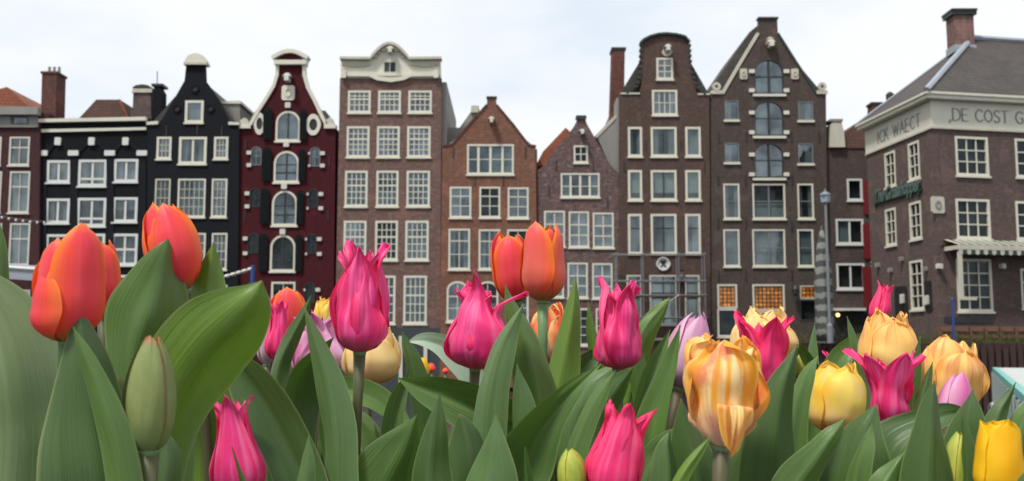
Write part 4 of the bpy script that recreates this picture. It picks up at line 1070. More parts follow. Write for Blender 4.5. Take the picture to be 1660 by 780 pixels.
def leafmat(name, a, b, back):
    def fn(n, edge, v, vein, blot, streak, oi):
        c = n.mixc(n.rng(blot, .35, .65, 0, 1), a, b)
        c = n.mixc(n.rng(vein, .45, .75, 0, .38), c, tuple(min(1, x*1.55) for x in a))
        c = n.mixc(n.rng(vein, .25, .45, .35, 0), c, tuple(x*.5 for x in a))
        c = n.mixc(n.rng(streak, .5, .72, 0, .35), c, back)
        sp_ = n.noise(n.mapping(n.n('UVMap').outputs[0], (26, 60, 1)), 1.0, 2, .5)
        c = n.mixc(n.rng(sp_, .70, .74, 0, .4), c, (.20, .16, .06))
        c = n.mixc(n.rng(edge, .0, .05, .35, 0), c, tuple(x*.55 for x in a))
        c = n.mixc(n.rng(edge, .93, .99, 0, .8), c, (.30, .34, .14))
        tipc = n.math('MULTIPLY', n.rng(v, .965, .995, 0, 1), n.rng(oi, .35, .5, 0, 1))
        c = n.mixc(tipc, c, (.22, .13, .05))
        g = n.n('NewGeometry').outputs['Backfacing']
        c = n.mixc(n.math('MULTIPLY', g, .45), c, back)
        return c
    return plantmat(name, fn, .34, .20, (60, 1.0), .22, (1.0, 1.15, .35), spec=.5)
LM = {
 'g': leafmat('leaf_green', (.080, .170, .018), (.045, .105, .014), (.13, .21, .07)),
 'b': leafmat('leaf_bluish', (.080, .170, .032), (.048, .112, .024), (.15, .23, .10)),
 'y': leafmat('leaf_bright', (.125, .225, .014), (.070, .150, .012), (.15, .24, .05)),
 'd': leafmat('leaf_deep', (.046, .104, .014), (.026, .066, .011), (.09, .15, .05)),
 'w': leafmat('leaf_frosted', (.150, .235, .080), (.095, .165, .050), (.24, .31, .18)),
 'p': leafmat('leaf_pale', (.32, .42, .32), (.26, .36, .26), (.40, .5, .40)),
}
def stemfn(n, edge, v, vein, blot, streak, oi): return n.mixc(n.rng(blot, .35, .65, 0, 1), (.085, .095, .035), (.10, .072, .04))
STEM = plantmat('tulip_stem', stemfn, .5, .1)
STEM_G = plantmat('tulip_stem_green', lambda n, e, v, ve, bl, st, oi: n.mixc(n.rng(bl, .35, .65, 0, 1), (.12, .22, .075), (.16, .26, .12)), .45, .15)
def f_orange(n, e, v, ve, bl, st, oi):
    c = n.mixc(n.rng(e, .15, .85, 0, 1), (.86, .062, .088), (.92, .105, .035))
    c = n.mixc(n.math('MULTIPLY', n.rng(e, .6, 1.0, 0, 1), n.rng(v, .2, .7, .1, 1)), c, (.93, .26, .012))
    c = n.mixc(n.rng(v, .9, 1.0, 0, .7), c, (.95, .33, .03))
    c = n.mixc(n.rng(st, .5, .72, 0, .5), c, (.86, .13, .13))
    c = n.mixc(n.rng(ve, .55, .8, 0, .25), c, (.85, .30, .16))
    return n.mixc(n.rng(v, .03, .14, .85, 0), c, (.22, .24, .06))
def f_orange2(n, e, v, ve, bl, st, oi):
    c = f_orange(n, e, v, ve, bl, st, oi)
    return n.mixc(n.math('MULTIPLY', n.rng(e, .9, .35, 0, .6), n.rng(v, .95, .4, .2, .9)), c, (.55, .16, .08))
def f_pink(n, e, v, ve, bl, st, oi):
    c = n.mixc(n.rng(e, .2, 1, 0, 1), (.84, .050, .27), (.88, .028, .15))
    c = n.mixc(n.rng(st, .46, .66, 0, .65), c, (.90, .24, .48))  # lighter streaks, widened to paint a pale sheen into the petal colour
    c = n.mixc(n.rng(ve, .55, .8, 0, .25), c, (.88, .16, .36))
    c = n.mixc(n.rng(bl, .35, .6, .35, 0), c, (.74, .012, .11))
    return n.mixc(n.rng(v, .0, .16, .7, 0), c, (.55, .16, .16))
def f_pinkred(n, e, v, ve, bl, st, oi): return n.mixc(.35, f_pink(n, e, v, ve, bl, st, oi), (.86, .016, .07))
def f_peach(n, e, v, ve, bl, st, oi):
    c = n.mixc(n.rng(bl, .3, .65, 0, 1), (.95, .72, .24), (.95, .59, .17))
    c = n.mixc(n.rng(e, .6, 1, 0, .8), c, (.93, .46, .07))
    c = n.mixc(n.math('MULTIPLY', n.rng(st, .48, .66, 0, .8), n.rng(v, .25, .8, 0, 1)), c, (.80, .22, .12))
    c = n.mixc(n.rng(v, .5, .1, 0, .5), c, (.86, .62, .45))
    return n.mixc(n.rng(e, .93, 1, 0, .7), c, (.93, .72, .30))
def f_flame(n, e, v, ve, bl, st, oi):
    c = n.mixc(n.rng(st, .42, .56, 0, 1), (.95, .76, .36), (.94, .44, .05))
    c = n.mixc(n.rng(bl, .48, .62, 0, .8), c, (.88, .24, .14))
    c = n.mixc(n.rng(e, .55, .9, 0, .85), c, (.95, .42, .03))
    c = n.mixc(n.rng(e, .94, 1, 0, .8), c, (.95, .75, .30))
    return n.mixc(n.rng(v, .45, .05, 0, .75), c, (.86, .68, .55))
def f_redflame(n, e, v, ve, bl, st, oi):
    c = n.mixc(n.rng(e, .3, .9, 0, 1), (.85, .10, .04), (.95, .62, .22))
    return n.mixc(n.rng(v, .5, .1, 0, .9), c, (.86, .55, .45))
def f_cream(n, e, v, ve, bl, st, oi):
    c = n.mixc(n.rng(bl, .35, .65, 0, 1), (.95, .76, .34), (.94, .66, .28))
    c = n.mixc(n.rng(e, .8, 1, 0, .8), c, (.93, .60, .12))
    return n.mixc(n.rng(v, .5, .05, 0, .6), c, (.85, .56, .44))
def f_yellow(n, e, v, ve, bl, st, oi):
    c = n.mixc(n.rng(e, .3, 1, 0, 1), (.95, .75, .17), (.95, .60, .05))
    c = n.mixc(n.rng(bl, .5, .7, 0, .6), c, (.90, .66, .30))
    c = n.mixc(n.rng(v, .5, .1, 0, .75), c, (.86, .52, .30))
    return n.mixc(n.rng(v, .85, 1, 0, .5), c, (.95, .50, .05))
def f_yel(n, e, v, ve, bl, st, oi):
    c = n.mixc(n.rng(e, .1, .9, 0, 1), (.90, .52, .008), (.92, .62, .02))
    return n.mixc(n.rng(ve, .5, .8, 0, .3), c, (.93, .42, .01))
def f_lilac(n, e, v, ve, bl, st, oi):
    c = n.mixc(n.rng(e, .1, .95, 0, 1), (.56, .25, .42), (.74, .46, .60))
    c = n.mixc(n.rng(ve, .5, .8, 0, .3), c, (.78, .52, .66))
    return n.mixc(n.rng(v, .3, 0, 0, .6), c, (.40, .22, .34))
def f_lilpink(n, e, v, ve, bl, st, oi):
    c = n.mixc(n.rng(e, .1, .95, 0, 1), (.70, .16, .42), (.84, .46, .64))
    return n.mixc(n.rng(v, .4, 0, 0, .8), c, (.80, .55, .62))
def f_pale(n, e, v, ve, bl, st, oi): return n.mixc(n.rng(e, .2, 1, 0, 1), (.66, .42, .52), (.76, .60, .62))
def f_bud(n, e, v, ve, bl, st, oi):
    c = n.mixc(n.rng(bl, .3, .7, 0, 1), (.17, .22, .065), (.24, .28, .10))
    c = n.mixc(n.rng(ve, .5, .8, 0, .4), c, (.30, .33, .15))
    c = n.mixc(n.rng(e, .86, .98, 0, .85), c, (.16, .07, .035))
    c = n.mixc(n.rng(v, .9, .99, 0, .9), c, (.34, .11, .05))
    return n.mixc(n.rng(v, .25, 0, 0, .7), c, (.15, .24, .08))
def f_gy(n, e, v, ve, bl, st, oi):
    c = n.mixc(n.rng(bl, .3, .7, 0, 1), (.28, .38, .05), (.50, .52, .09))
    return n.mixc(n.rng(e, .6, 1, 0, .7), c, (.62, .58, .10))
FM = {k: plantmat(k, fn, .45, tr, (70, 1.2), bp, None, spec=.3) for k, fn, tr, bp in (
  ('orange_petal', f_orange, .28, .1), ('russet_petal', f_orange2, .15, .1), ('pink_petal', f_pink, .28, .12), ('crimson_pink_petal', f_pinkred, .25, .12),
  ('peach_petal', f_peach, .34, .12), ('flamed_petal', f_flame, .3, .15), ('red_flamed_petal', f_redflame, .3, .1), ('cream_petal', f_cream, .34, .1),
  ('yellow_peach_petal', f_yellow, .34, .1), ('yellow_petal', f_yel, .35, .1), ('lilac_petal', f_lilac, .3, .1), ('lilac_pink_petal', f_lilpink, .3, .1),
  ('pale_petal', f_pale, .3, .1), ('green_bud_petal', f_bud, .12, .2), ('green_yellow_petal', f_gy, .3, .1))}

# ---------------------------------------------------------------- petals and flowers
# profiles: (t, radius), (t, half width angle), both relative; all lengths in units of flower height 1 and max radius 1
KIND = {
 'cup': dict(n=(3, 3), R=[(0, .12), (.05, .42), (.15, .74), (.32, .97), (.5, 1), (.72, .92), (.88, .76), (1, .50)],
             W=[(0, .45), (.12, .85), (.35, 1.12), (.6, 1.12), (.78, .98), (.9, .68), (.965, .36), (1, .0)], inner=.88, hs=(1, .98), wav=.015, tilt=.03, tipcurl=0),
 'egg': dict(n=(3, 3), R=[(0, .15), (.06, .5), (.18, .86), (.35, 1), (.55, .94), (.75, .74), (.9, .48), (1, .22)],
             W=[(0, .5), (.12, .9), (.35, 1.15), (.6, 1.15), (.8, 1.0), (.92, .7), (.97, .36), (1, .0)], inner=.9, hs=(1, .98), wav=.012, tilt=.02, tipcurl=0),
 'lily': dict(n=(3, 3), R=[(0, .16), (.04, .56), (.12, .88), (.26, 1), (.42, .93), (.6, .76), (.76, .62), (.88, .60), (1, .80)],
             W=[(0, .5), (.12, .98), (.32, 1.05), (.52, 1.0), (.68, .92), (.8, .72), (.9, .42), (.96, .19), (1, .0)], inner=.86, hs=(1, .95), rid=.07, flare=.10, wav=.08, tilt=.06, tipcurl=.12),
 'lilyopen': dict(n=(3, 3), R=[(0, .10), (.06, .30), (.18, .50), (.38, .60), (.58, .60), (.76, .68), (.9, .82), (1, 1.02)],
             W=[(0, .5), (.12, 1.0), (.32, 1.15), (.52, 1.0), (.7, .80), (.82, .56), (.92, .28), (1, .0)], inner=.84, hs=(1, .93), rid=.06, flare=.10, wav=.07, tilt=.07, tipcurl=.1),
 'double': dict(n=(3, 3, 4), R=[(0, .14), (.06, .48), (.18, .80), (.38, .97), (.6, 1), (.8, .89), (1, .66)],
             W=[(0, .45), (.12, .85), (.35, 1.10), (.6, 1.10), (.78, .98), (.9, .72), (.965, .40), (1, .0)], inner=.82, hs=(.90, 1, 1.0), jit=.08, rid=.05, flare=.08, wav=.055, tilt=.05, tipcurl=.05),
 'ruffle': dict(n=(3, 4, 4), R=[(0, .10), (.05, .36), (.16, .64), (.35, .88), (.55, 1), (.78, .95), (1, .74)],
             W=[(0, .4), (.12, .72), (.35, 1.0), (.6, 1.02), (.8, .92), (.92, .68), (.975, .38), (1, .0)], inner=.8, hs=(.98, 1, .97), rid=.10, flare=.16, wav=.10, tilt=.03, tipcurl=.05),
 'flat': dict(n=(3, 3), R=[(0, .5), (.06, .80), (.15, .95), (.32, 1), (.5, .96), (.72, .86), (.88, .78), (1, .72)],
             W=[(0, .6), (.12, .95), (.35, 1.1), (.6, 1.1), (.85, 1.05), (.93, .85), (.98, .5), (1, .1)], inner=.9, hs=(1, .97), wav=.02, tilt=.02, tipcurl=0),
 'bud': dict(n=(3,), R=[(0, .35), (.05, .62), (.15, .84), (.35, 1), (.55, .98), (.75, .80), (.9, .52), (1, .25)],
             W=[(0, .95), (.12, 1.04), (.6, 1.04), (.8, 1.02), (.92, .98), (.98, .8), (1, .4)], inner=1, hs=(1,), wav=.006, tilt=0, tipcurl=0),
}
NU, NV = 18, 26
def make_petals(kind, Hh, Rm, spin, seed, overrides=None, amp=1.0):
    K = KIND[kind]; rnd = random.Random(seed); res = []; idx = 0; q1, q2 = rnd.uniform(0, 6.28), rnd.uniform(.02, .09)*(kind in ('lily', 'lilyopen', 'cup', 'double'))
    for ring, cnt in enumerate(K['n']):
        for k in range(cnt):
            ov = (overrides or {}).get(idx, {}); idx += 1
            a0 = spin + 2*math.pi*k/cnt + (math.pi/cnt)*ring + rnd.uniform(-.12, .12)*amp*(kind != 'bud') + ov.get('da', 0)
            rs = 1.06 if 'out' in ov else K['inner']**ring; hh = K['hs'][ring]*(1+rnd.uniform(-.06-K.get('jit', 0), .03)*amp*(kind != 'bud'))*ov.get('h', 1)
            tilt = rnd.uniform(-.3, 1)*K['tilt']*amp + ov.get('tilt', 0); curl = rnd.uniform(-.6, 1)*K['tipcurl']*amp + ov.get('curl', 0)
            tw = rnd.uniform(-.5, .5)*K['tipcurl'] + ov.get('tw', 0); ph = rnd.uniform(0, 6.28); ns = rnd.uniform(0, 50); wsc = ov.get('w', 1)
            ru, ruv = [], []
            for j in range(NV+1):
                t = j/NV; t = 1-(1-t)**1.25
                Rr = smooth(K['R'], t)*Rm*rs*(1+q2*math.sin(t*5.5+q1)); hw = max(0, smooth(K['W'], t))*wsc
                z = Hh*hh*t
                row, ur = [], []
                for i in range(NU+1):
                    u = 2*i/NU-1
                    # angular width, a little flattened so petals read as separate overlapping blades
                    ang = a0 + u*hw + tw*t*t*.6
                    r = Rr*(1 + .055*u*(1 if ring % 2 == 0 else -1)) + Rr*tilt*t*1.6 + Rm*curl*max(0, t-.62)**2*6
                    r += Rm*K['wav']*amp*(abs(u)**2)*math.sin(ph+t*9+u*2)*1.2*min(1, t*4)
                    nz_ = noise.noise(Vector((u*1.3+ns, t*3.2, ring*3.1)))*K['wav']*2.2*Rm*min(1, t*3)*amp
                    r += nz_
                    r += Rm*K.get('rid', .02)*amp*noise.noise(Vector((u*4.2+ns*3, t*1.3, ns)))*2*min(1, t*3)
                    r += Rm*K.get('flare', 0)*amp*abs(u)**3*math.sin(math.pi*min(1, t*1.1))*math.sin(ph+u*1.5+t*5)
                    if 'droop' in ov and t > .45:
                        q_ = (t-.45)/.55; r += Rm*(.34*math.sin(q_*2.2))
                    # central rib crease
                    r += Rm*.035*math.exp(-(u/.16)**2)*math.sin(math.pi*min(1, t*1.05))*(1 if kind != 'bud' else .3)
                    zz = z + Hh*.02*amp*(K['wav'] > .03)*math.sin(7*u+ph)*t*t - Hh*.02*abs(u)*t
                    if 'droop' in ov and t > .45:
                        q_ = (t-.45)/.55; zz = Hh*hh*.45+Hh*.06*math.sin(q_*3.1)-Hh*ov['droop']*q_*q_ + Hh*.02*math.sin(u*5)*q_
                    if 'rag' in ov: zz += Hh*ov['rag']*t**4*(noise.noise(Vector((u*3.1+ns, 2, 0)))*1.5+.4*u)
                    ca, sa = math.cos(ang), math.sin(ang)
                    # chord flattening: pull the blade toward its own tangent plane
                    fl = .16*(1-abs(math.sin(math.pi*.5*(1-t))))
                    row.append(Vector((r*ca, r*sa, zz))); ur.append(((u+1)/2, t))
                ru.append(row); ruv.append(ur)
            res.append((ru, ruv))
    return res

TIPS = []
PLANTS = []
def Fl(kind, mat, base, tip, width, d, label, spin=0.0, seed=0, fwd=0.0, foot=None, stem='s', ov=None, amp=1.0, cat='tulip', stemw=.0031):
    B = P(base[0], base[1], d); T = P(tip[0], tip[1], d - fwd)
    ax = (T-B); Hh = ax.length; ax.normalize()
    Rm = width/2*d/FPX
    fx = foot if foot is not None else base[0] + (base[0]-tip[0])*.15
    dirn = ray(fx, 780); G0 = Vector((dirn.x*d/dirn.y, d, SOIL))
    root = empty('tulip', G0, label, cat)
    yv = (Vector((0, 1, 0))-ax*ax.y).normalized(); xv = yv.cross(ax)
    rot = Matrix((xv, yv, ax)).transposed()
    loc = B - G0
    for ru, ruv in make_petals(kind, Hh, Rm, spin, seed, ov, amp):
        m = MB(); m.grid([[rot @ p + loc for p in r] for r in ru], ruv); m.sm = True
        o = m.build('petal', FM[mat] if isinstance(mat, str) else FM[mat[0]], root)
    # receptacle and stem
    pts = []; h0 = Vector((0, 0, 0)); h3 = loc + ax*Hh*.015
    c1 = h0 + Vector((0, 0, h3.z*.5)); c2 = h3 - ax*h3.length*.3
    for k in range(15):
        t = k/14; pts.append(h0*(1-t)**3 + c1*3*t*(1-t)**2 + c2*3*t*t*(1-t) + h3*t**3)
    rr = [stemw*(1.15-.2*k/14) for k in range(15)]; rr[-1] = stemw*1.25
    m = MB().tube(pts, rr, 10); m.uv = [((i % 10)/10, (i//10)/14) for i in range(len(m.v))]; m.sm = True
    m.build('stem', STEM if stem == 's' else STEM_G, root)
    m = MB(); prof = [(stemw*1.1, -.003), (stemw*1.35, .0), (stemw*1.3, Hh*.012), (stemw*.9, Hh*.03)]
    n0 = 0
    m.lathe(prof, (0, 0, 0), 14); m.v = [tuple(rot @ Vector(v) + loc) for v in m.v]; m.uv = [(.3, .3)]*len(m.v); m.sm = True
    m.build('flower_base', STEM_G, root)
    PLANTS.append((root, fx, d)); return root

def plant(px, d, label, group=None, cat='tulip plant'):
    dirn = ray(px, 780); G0 = Vector((dirn.x*d/dirn.y, d, SOIL))
    root = empty('tulip_plant', G0, label, cat, group); PLANTS.append((root, px, d)); return root

def ribbon(cs, hs, sides, cup, wav, seed, nu=10, fold=0.0):
    rnd = random.Random(seed); ph = rnd.uniform(0, 6.28); rows, uvs = [], []
    n = len(cs)
    for i, (c, h) in enumerate(zip(cs, hs)):
        S, N = sides[i]; t = i/(n-1); row, ur = [], []
        for j in range(nu+1):
            u = 2*j/nu-1
            off = cup*h*(abs(u)**1.15)*1.5 - cup*h*.6
            off += wav*h*abs(u)**2*math.sin(ph+t*11+(1.7 if u > 0 else 0))
            off += h*.17*noise.noise(Vector((u*1.5+seed, t*4, 1.1)))
            # a shallow keel along the midrib
            off -= h*.05*math.exp(-(u/.1)**2)*(1 if cup > 0 else -1)
            hh = h*(1+.03*math.sin(ph*2+t*17+u*3)+.10*noise.noise(Vector((seed*.7, t*3.2, 5+(u > 0)*3))))
            row.append(c + S*(hh*u) + N*off); ur.append(((u+1)/2, t))
        rows.append(row); uvs.append(ur)
    return rows, uvs
def catmull(P_, n):
    """smooth curve through points with chord-length spacing (no overshoot where spacing changes)"""
    m = len(P_); ch = [max(1e-5, math.dist(P_[i][:3], P_[i+1][:3])) for i in range(m-1)]
    tan = []
    for i in range(m):
        if i == 0: tan.append([(b-a)/ch[0] for a, b in zip(P_[0], P_[1])])
        elif i == m-1: tan.append([(b-a)/ch[-1] for a, b in zip(P_[-2], P_[-1])])
        else:
            h0, h1 = ch[i-1], ch[i]
            tan.append([((b-a)/h0*h1+(c-b)/h1*h0)/(h0+h1) for a, b, c in zip(P_[i-1], P_[i], P_[i+1])])
    per = max(2, n//(m-1)); out = [tuple(P_[0])]
    for i in range(m-1):
        h = ch[i]
        for k in range(1, per+1):
            t = k/per; a = 2*t**3-3*t*t+1; b = t**3-2*t*t+t; c = -2*t**3+3*t*t; d_ = t**3-t*t
            out.append(tuple(a*p0+b*h*m0+c*p1+d_*h*m1 for p0, m0, p1, m1 in zip(P_[i], tan[i], P_[i+1], tan[i+1])))
    return out
LCOUNT = [0]
def Lf(mat, d, pts, turn=None, cup=None, dt=0.0, wav=.05, p=None, dz=None):
    """leaf: pts are (px, py, width px) from low to tip; d distance of the foot, dt how much nearer the tip is"""
    LCOUNT[0] += 1; seed = LCOUNT[0]*7.3; rnd = random.Random(seed)
    if turn is None: turn = rnd.choice((-1, 1))*rnd.uniform(18, 42)
    if cup is None: cup = rnd.choice((-.45, .5, .55, .4))
    if p is None:
        p = min(PLANTS, key=lambda q: abs(q[1]-pts[0][0])/100+abs(q[2]-d)*9)[0]
    elif not isinstance(p, bpy.types.Object): p = p[0]
    n = len(pts); ctrl = []
    for i, (x, y, w_) in enumerate(pts):
        dd = d - dt*(i/(n-1)); c = P(x, y, dd); ctrl.append((c.x, c.y, c.z, w_/2*dd/FPX))
    b = p.location; c0 = ctrl[0]
    base = (b.x, b.y, SOIL, .008); mid = (lerp(b.x, c0[0], .7), lerp(b.y, c0[1], .7), lerp(SOIL, c0[2], .5), c0[3]*.6+.004)
    ctrl = [base, mid] + ctrl
    sm = catmull(ctrl, 48); cs = [Vector(q[:3])-b for q in sm]; hs = [max(0, q[3]) for q in sm]; hs[-1] = 0.0004
    sides = []
    for i in range(len(cs)):
        T = (cs[min(i+1, len(cs)-1)]-cs[max(i-1, 0)]).normalized(); V = (cs[i]+b-CAM).normalized()
        S = T.cross(V)
        if S.length < 1e-4: S = Vector((1, 0, 0))
        S.normalize(); N = S.cross(T).normalized()
        a = R(turn)*(1-.35*i/len(cs)) + R(15)*math.sin(i/len(cs)*5.5+seed); k = 1/max(.55, math.cos(a)); S2 = (S*math.cos(a)+N*math.sin(a)); N2 = S2.cross(T).normalized()
        sides.append((S2*k, N2))
    rows, uvs = ribbon(cs, hs, sides, cup, wav, seed)
    m = MB(); m.grid(rows, uvs); m.sm = True
    o = m.build('leaf', LM[mat], p)
    return o

# ---------------------------------------------------------------- the tulips, each at its place
Fl('cup', 'orange_petal', (108, 556), (116, 364), 110, .50, 'largest coral-orange tulip at the far left with torn outer petal', spin=R(-48), seed=3, ov={0: dict(h=1.02, w=1.0, da=.22), 2: dict(h=.60, w=1.0, rag=.10, tilt=.03, da=.45), 5: dict(h=.95), 4: dict(tilt=.28, h=.8)}, stem='g', foot=112)
Fl('cup', 'orange_petal', (166, 506), (163, 388), 62, .72, 'coral tulip half hidden behind the torn front tulip at left', spin=R(-60), seed=4)
Fl('cup', 'orange_petal', (298, 474), (262, 326), 82, .62, 'closed coral tulip leaning left above a broad green leaf', spin=R(-70), seed=6, foot=300)
Fl('cup', 'orange_petal', (838, 492), (824, 374), 68, .86, 'bright coral tulip, the left of the pair standing tallest mid-picture', spin=R(-100), seed=7, foot=872)
Fl('cup', 'russet_petal', (880, 490), (880, 359), 74, .80, 'russet-orange tulip on a thick pale stem, the right of the central pair', spin=R(-122), seed=8, foot=880, stem='g', stemw=.004)
Fl('cup', 'orange_petal', (470, 560), (467, 466), 60, 1.10, 'small distant orange tulip in front of the deep red house', spin=R(-80), seed=9)
Fl('double', 'red_flamed_petal', (889, 590), (889, 492), 58, 1.02, 'red and cream flamed tulip peeping out behind the thick pale stem', spin=R(-40), seed=10)
Fl('lily', 'pink_petal', (583, 572), (590, 392), 90, .62, 'tall pink tulip with curled tips on a long bare brown stem', spin=R(-95), seed=12, foot=562, amp=1.3, ov={0: dict(w=1.1)})
Fl('lily', 'pink_petal', (770, 599), (779, 458), 88, .70, 'pink tulip with one petal flung out to the right below the coral pair', spin=R(-110), seed=14, foot=765, amp=1.25, ov={1: dict(curl=.9, tilt=.12, h=.95), 0: dict(h=1.08)})
Fl('lily', 'pink_petal', (1003, 600), (1003, 458), 74, .72, 'wavy-edged pink tulip between two upright leaves right of centre', spin=R(-80), seed=17, foot=1003, amp=1.7, ov={0: dict(h=1.02)})
Fl('lily', 'crimson_pink_petal', (985, 812), (1022, 650), 92, .50, 'crimson-pink tulip cut by the bottom edge, petal tip flicked right', spin=R(-95), seed=19, foot=975, amp=.75, ov={1: dict(curl=.35)})
Fl('lily', 'pink_petal', (392, 806), (374, 642), 80, .58, 'pink tulip low at left, in the shade under the broad leaf', spin=R(-90), seed=21, foot=396, amp=.35, ov={0: dict(h=1.04)})
Fl('lilyopen', 'crimson_pink_petal', (1238, 650), (1240, 506), 106, .80, 'crimson-pink tulip spreading open behind the big flamed tulip', spin=R(-90), seed=23, ov={})
Fl('lilyopen', 'pink_petal', (1443, 694), (1440, 566), 104, .70, 'open pink tulip with flaring tips between the peach tulips', spin=R(-90), seed=25, ov={})
Fl('lily', 'crimson_pink_petal', (1421, 522), (1437, 459), 34, .90, 'small crimson-pink bud poking up above a peach tulip', spin=R(-60), seed=27, amp=.6, ov={})
Fl('lily', 'pink_petal', (452, 586), (452, 482), 42, .98, 'bright pink tulip beside the distant orange tulip', spin=R(-60), seed=28)
Fl('lily', 'pink_petal', (1356, 650), (1356, 568), 50, 1.0, 'pink tulip whose tips just show behind the yellow tulip', spin=R(-60), seed=29)
Fl('lily', 'lilac_pink_petal', (519, 610), (513, 504), 84, .95, 'pale lilac-pink tulip behind the long narrow leaf', spin=R(-90), seed=31)
Fl('egg', 'pale_petal', (432, 592), (433, 500), 34, 1.02, 'washed-out pale pink tulip bud beside the bright pink one', spin=R(-60), seed=32)
Fl('egg', 'lilac_petal', (1100, 630), (1133, 503), 74, .74, 'closed lilac tulip leaning right beside the big flamed tulip', spin=R(-70), seed=33, foot=1104)
Fl('egg', 'lilac_pink_petal', (1541, 690), (1556, 602), 50, .68, 'pale pink rounded tulip bud below a peach tulip at right', spin=R(-80), seed=34)
Fl('ruffle', 'flamed_petal', (1170, 726), (1181, 550), 122, .50, 'largest flamed orange and cream double tulip, out of focus in front', spin=R(-95), seed=36, foot=1168, stemw=.0036, ov={0: dict(h=.97, da=-.35), 3: dict(droop=.42, h=.92, w=.34, da=-.70, out=1)}, amp=1.15)
Fl('double', 'cream_petal', (1238, 604), (1238, 499), 96, .90, 'cream double tulip behind the open crimson-pink tulip', spin=R(-70), seed=38)
Fl('double', 'yellow_peach_petal', (1352, 704), (1356, 585), 92, .62, 'soft yellow double tulip with a smooth full cup, right of centre', spin=R(-75), seed=41, amp=.5, foot=1352)
Fl('double', 'peach_petal', (1440, 622), (1441, 502), 92, .82, 'peach double tulip directly under the small crimson bud', spin=R(-90), seed=43, amp=.8)
Fl('double', 'peach_petal', (1530, 668), (1546, 548), 100, .75, 'widest peach double tulip at right, one petal leaning outward', spin=R(-80), seed=47, ov={1: dict(tilt=.2)}, amp=.7)
Fl('double', 'cream_petal', (600, 624), (608, 527), 94, .84, 'cream and peach double tulip behind the tall bare-stemmed pink tulip', spin=R(-90), seed=49, amp=.6)
Fl('double', 'yellow_peach_petal', (526, 545), (530, 483), 42, 1.15, 'small distant yellow tulip beside the tall pink tulip', spin=R(-60), seed=51)
Fl('egg', 'yellow_petal', (686, 612), (685, 578), 20, 1.6, 'tiny far yellow tulip under the pale arched leaf', spin=R(-60), seed=52)
Fl('flat', 'yellow_petal', (1618, 802), (1620, 681), 72, .47, 'bright pure yellow tulip at the bottom right edge', spin=R(-90), seed=54)
Fl('bud', 'green_yellow_petal', (1546, 810), (1558, 700), 50, .50, 'yellow-green tulip bud low beside the bright yellow tulip', spin=R(-60), seed=55, stem='g')
Fl('bud', 'green_yellow_petal', (930, 806), (924, 727), 46, .50, 'yellow-green pointed bud at the bottom edge near the centre', spin=R(-60), seed=56, stem='g')
Fl('bud', 'green_bud_petal', (241, 732), (247, 543), 78, .47, 'large closed green bud with a brown tip in front at left', spin=R(-95), seed=57, foot=236, stemw=.0040)
Fl('egg', 'green_yellow_petal', (1298, 614), (1298, 573), 20, .92, 'tiny green-yellow bud behind the tall leaves right of the big flamed tulip', spin=R(-60), seed=58, stem='g')
Fl('egg', 'orange_petal', (700, 604), (699, 588), 12, 2.2, 'tiny far red tulip near the tiny yellow one', spin=R(-60), seed=59)
Fl('egg', 'orange_petal', (722, 606), (722, 596), 10, 2.3, 'far red tulip speck right of the other far red tulip', spin=R(-60), seed=60)
NFL = len(PLANTS)
PA = plant(40, .50, 'leafy tulip plant with the broadest leaves, filling the bottom left corner')
PB = plant(690, .57, 'leafy tulip plant without flower, left of centre at the bottom edge')
PC = plant(860, .66, 'leafy tulip plant with large folded leaves below the coral pair')
PD = plant(1290, .55, 'leafy tulip plant with two tall blades right of the big flamed tulip')
PE = plant(1500, .54, 'leafy tulip plant with long arching dark leaf at lower right')
PF = plant(1640, .56, 'leafy tulip plant with pointed blade against the white boat')
PG = plant(330, .56, 'leafy tulip plant with a huge slanting bright leaf at left')
PH = plant(1045, .68, 'leafy tulip plant with pointed leaves between pink and lilac tulips')

# ---------------------------------------------------------------- hand placed leaves
Lf('w', .52, [(20, 830, 190), (25, 700, 200), (12, 590, 185), (-12, 500, 120), (-45, 430, 10)], turn=12, cup=.25, p=PA)
Lf('g', .70, [(-8, 560, 30), (-4, 470, 34), (-3, 410, 24), (-4, 350, 0)], p=PA)
Lf('d', .49, [(165, 800, 160), (152, 700, 136), (140, 610, 92), (132, 545, 46), (128, 493, 0)], turn=-15, cup=.35)
Lf('g', .46, [(205, 820, 58), (185, 710, 48), (158, 630, 38), (132, 565, 20), (119, 530, 0)], turn=25, cup=.3)
Lf('g', .60, [(222, 660, 60), (222, 590, 92), (240, 515, 138), (257, 455, 92), (266, 415, 46), (272, 387, 0)], turn=-20, cup=.35, p=PG)
Lf('y', .63, [(335, 560, 80), (338, 475, 60), (343, 430, 34), (346, 393, 0)], turn=18, p=PG)
Lf('y', .52, [(252, 800, 70), (262, 720, 98), (290, 630, 135), (335, 565, 142), (383, 517, 118), (410, 483, 66), (425, 455, 0)], turn=-8, cup=.22, wav=.03, p=PG)
Lf('d', .60, [(505, 850, 78), (480, 760, 80), (444, 685, 82), (402, 615, 66), (368, 570, 20)], turn=15, cup=-.3)
Lf('b', .51, [(262, 810, 62), (268, 745, 52), (262, 688, 4)], p=PG)
Lf('d', .56, [(200, 810, 80), (195, 700, 66), (192, 610, 10)], p=PA)
Lf('b', .55, [(60, 800, 60), (74, 762, 32), (86, 735, 0)], p=PA)
Lf('b', .60, [(548, 840, 60), (547, 770, 56), (545, 690, 54), (530, 610, 44), (511, 550, 26), (493, 497, 0)], turn=24, cup=.45)
Lf('d', .92, [(448, 640, 34), (455, 590, 30), (474, 545, 26), (493, 508, 16), (505, 478, 0)])
Lf('d', .86, [(488, 720, 40), (483, 650, 60), (495, 605, 46), (522, 568, 22), (541, 547, 0)], cup=-.3)
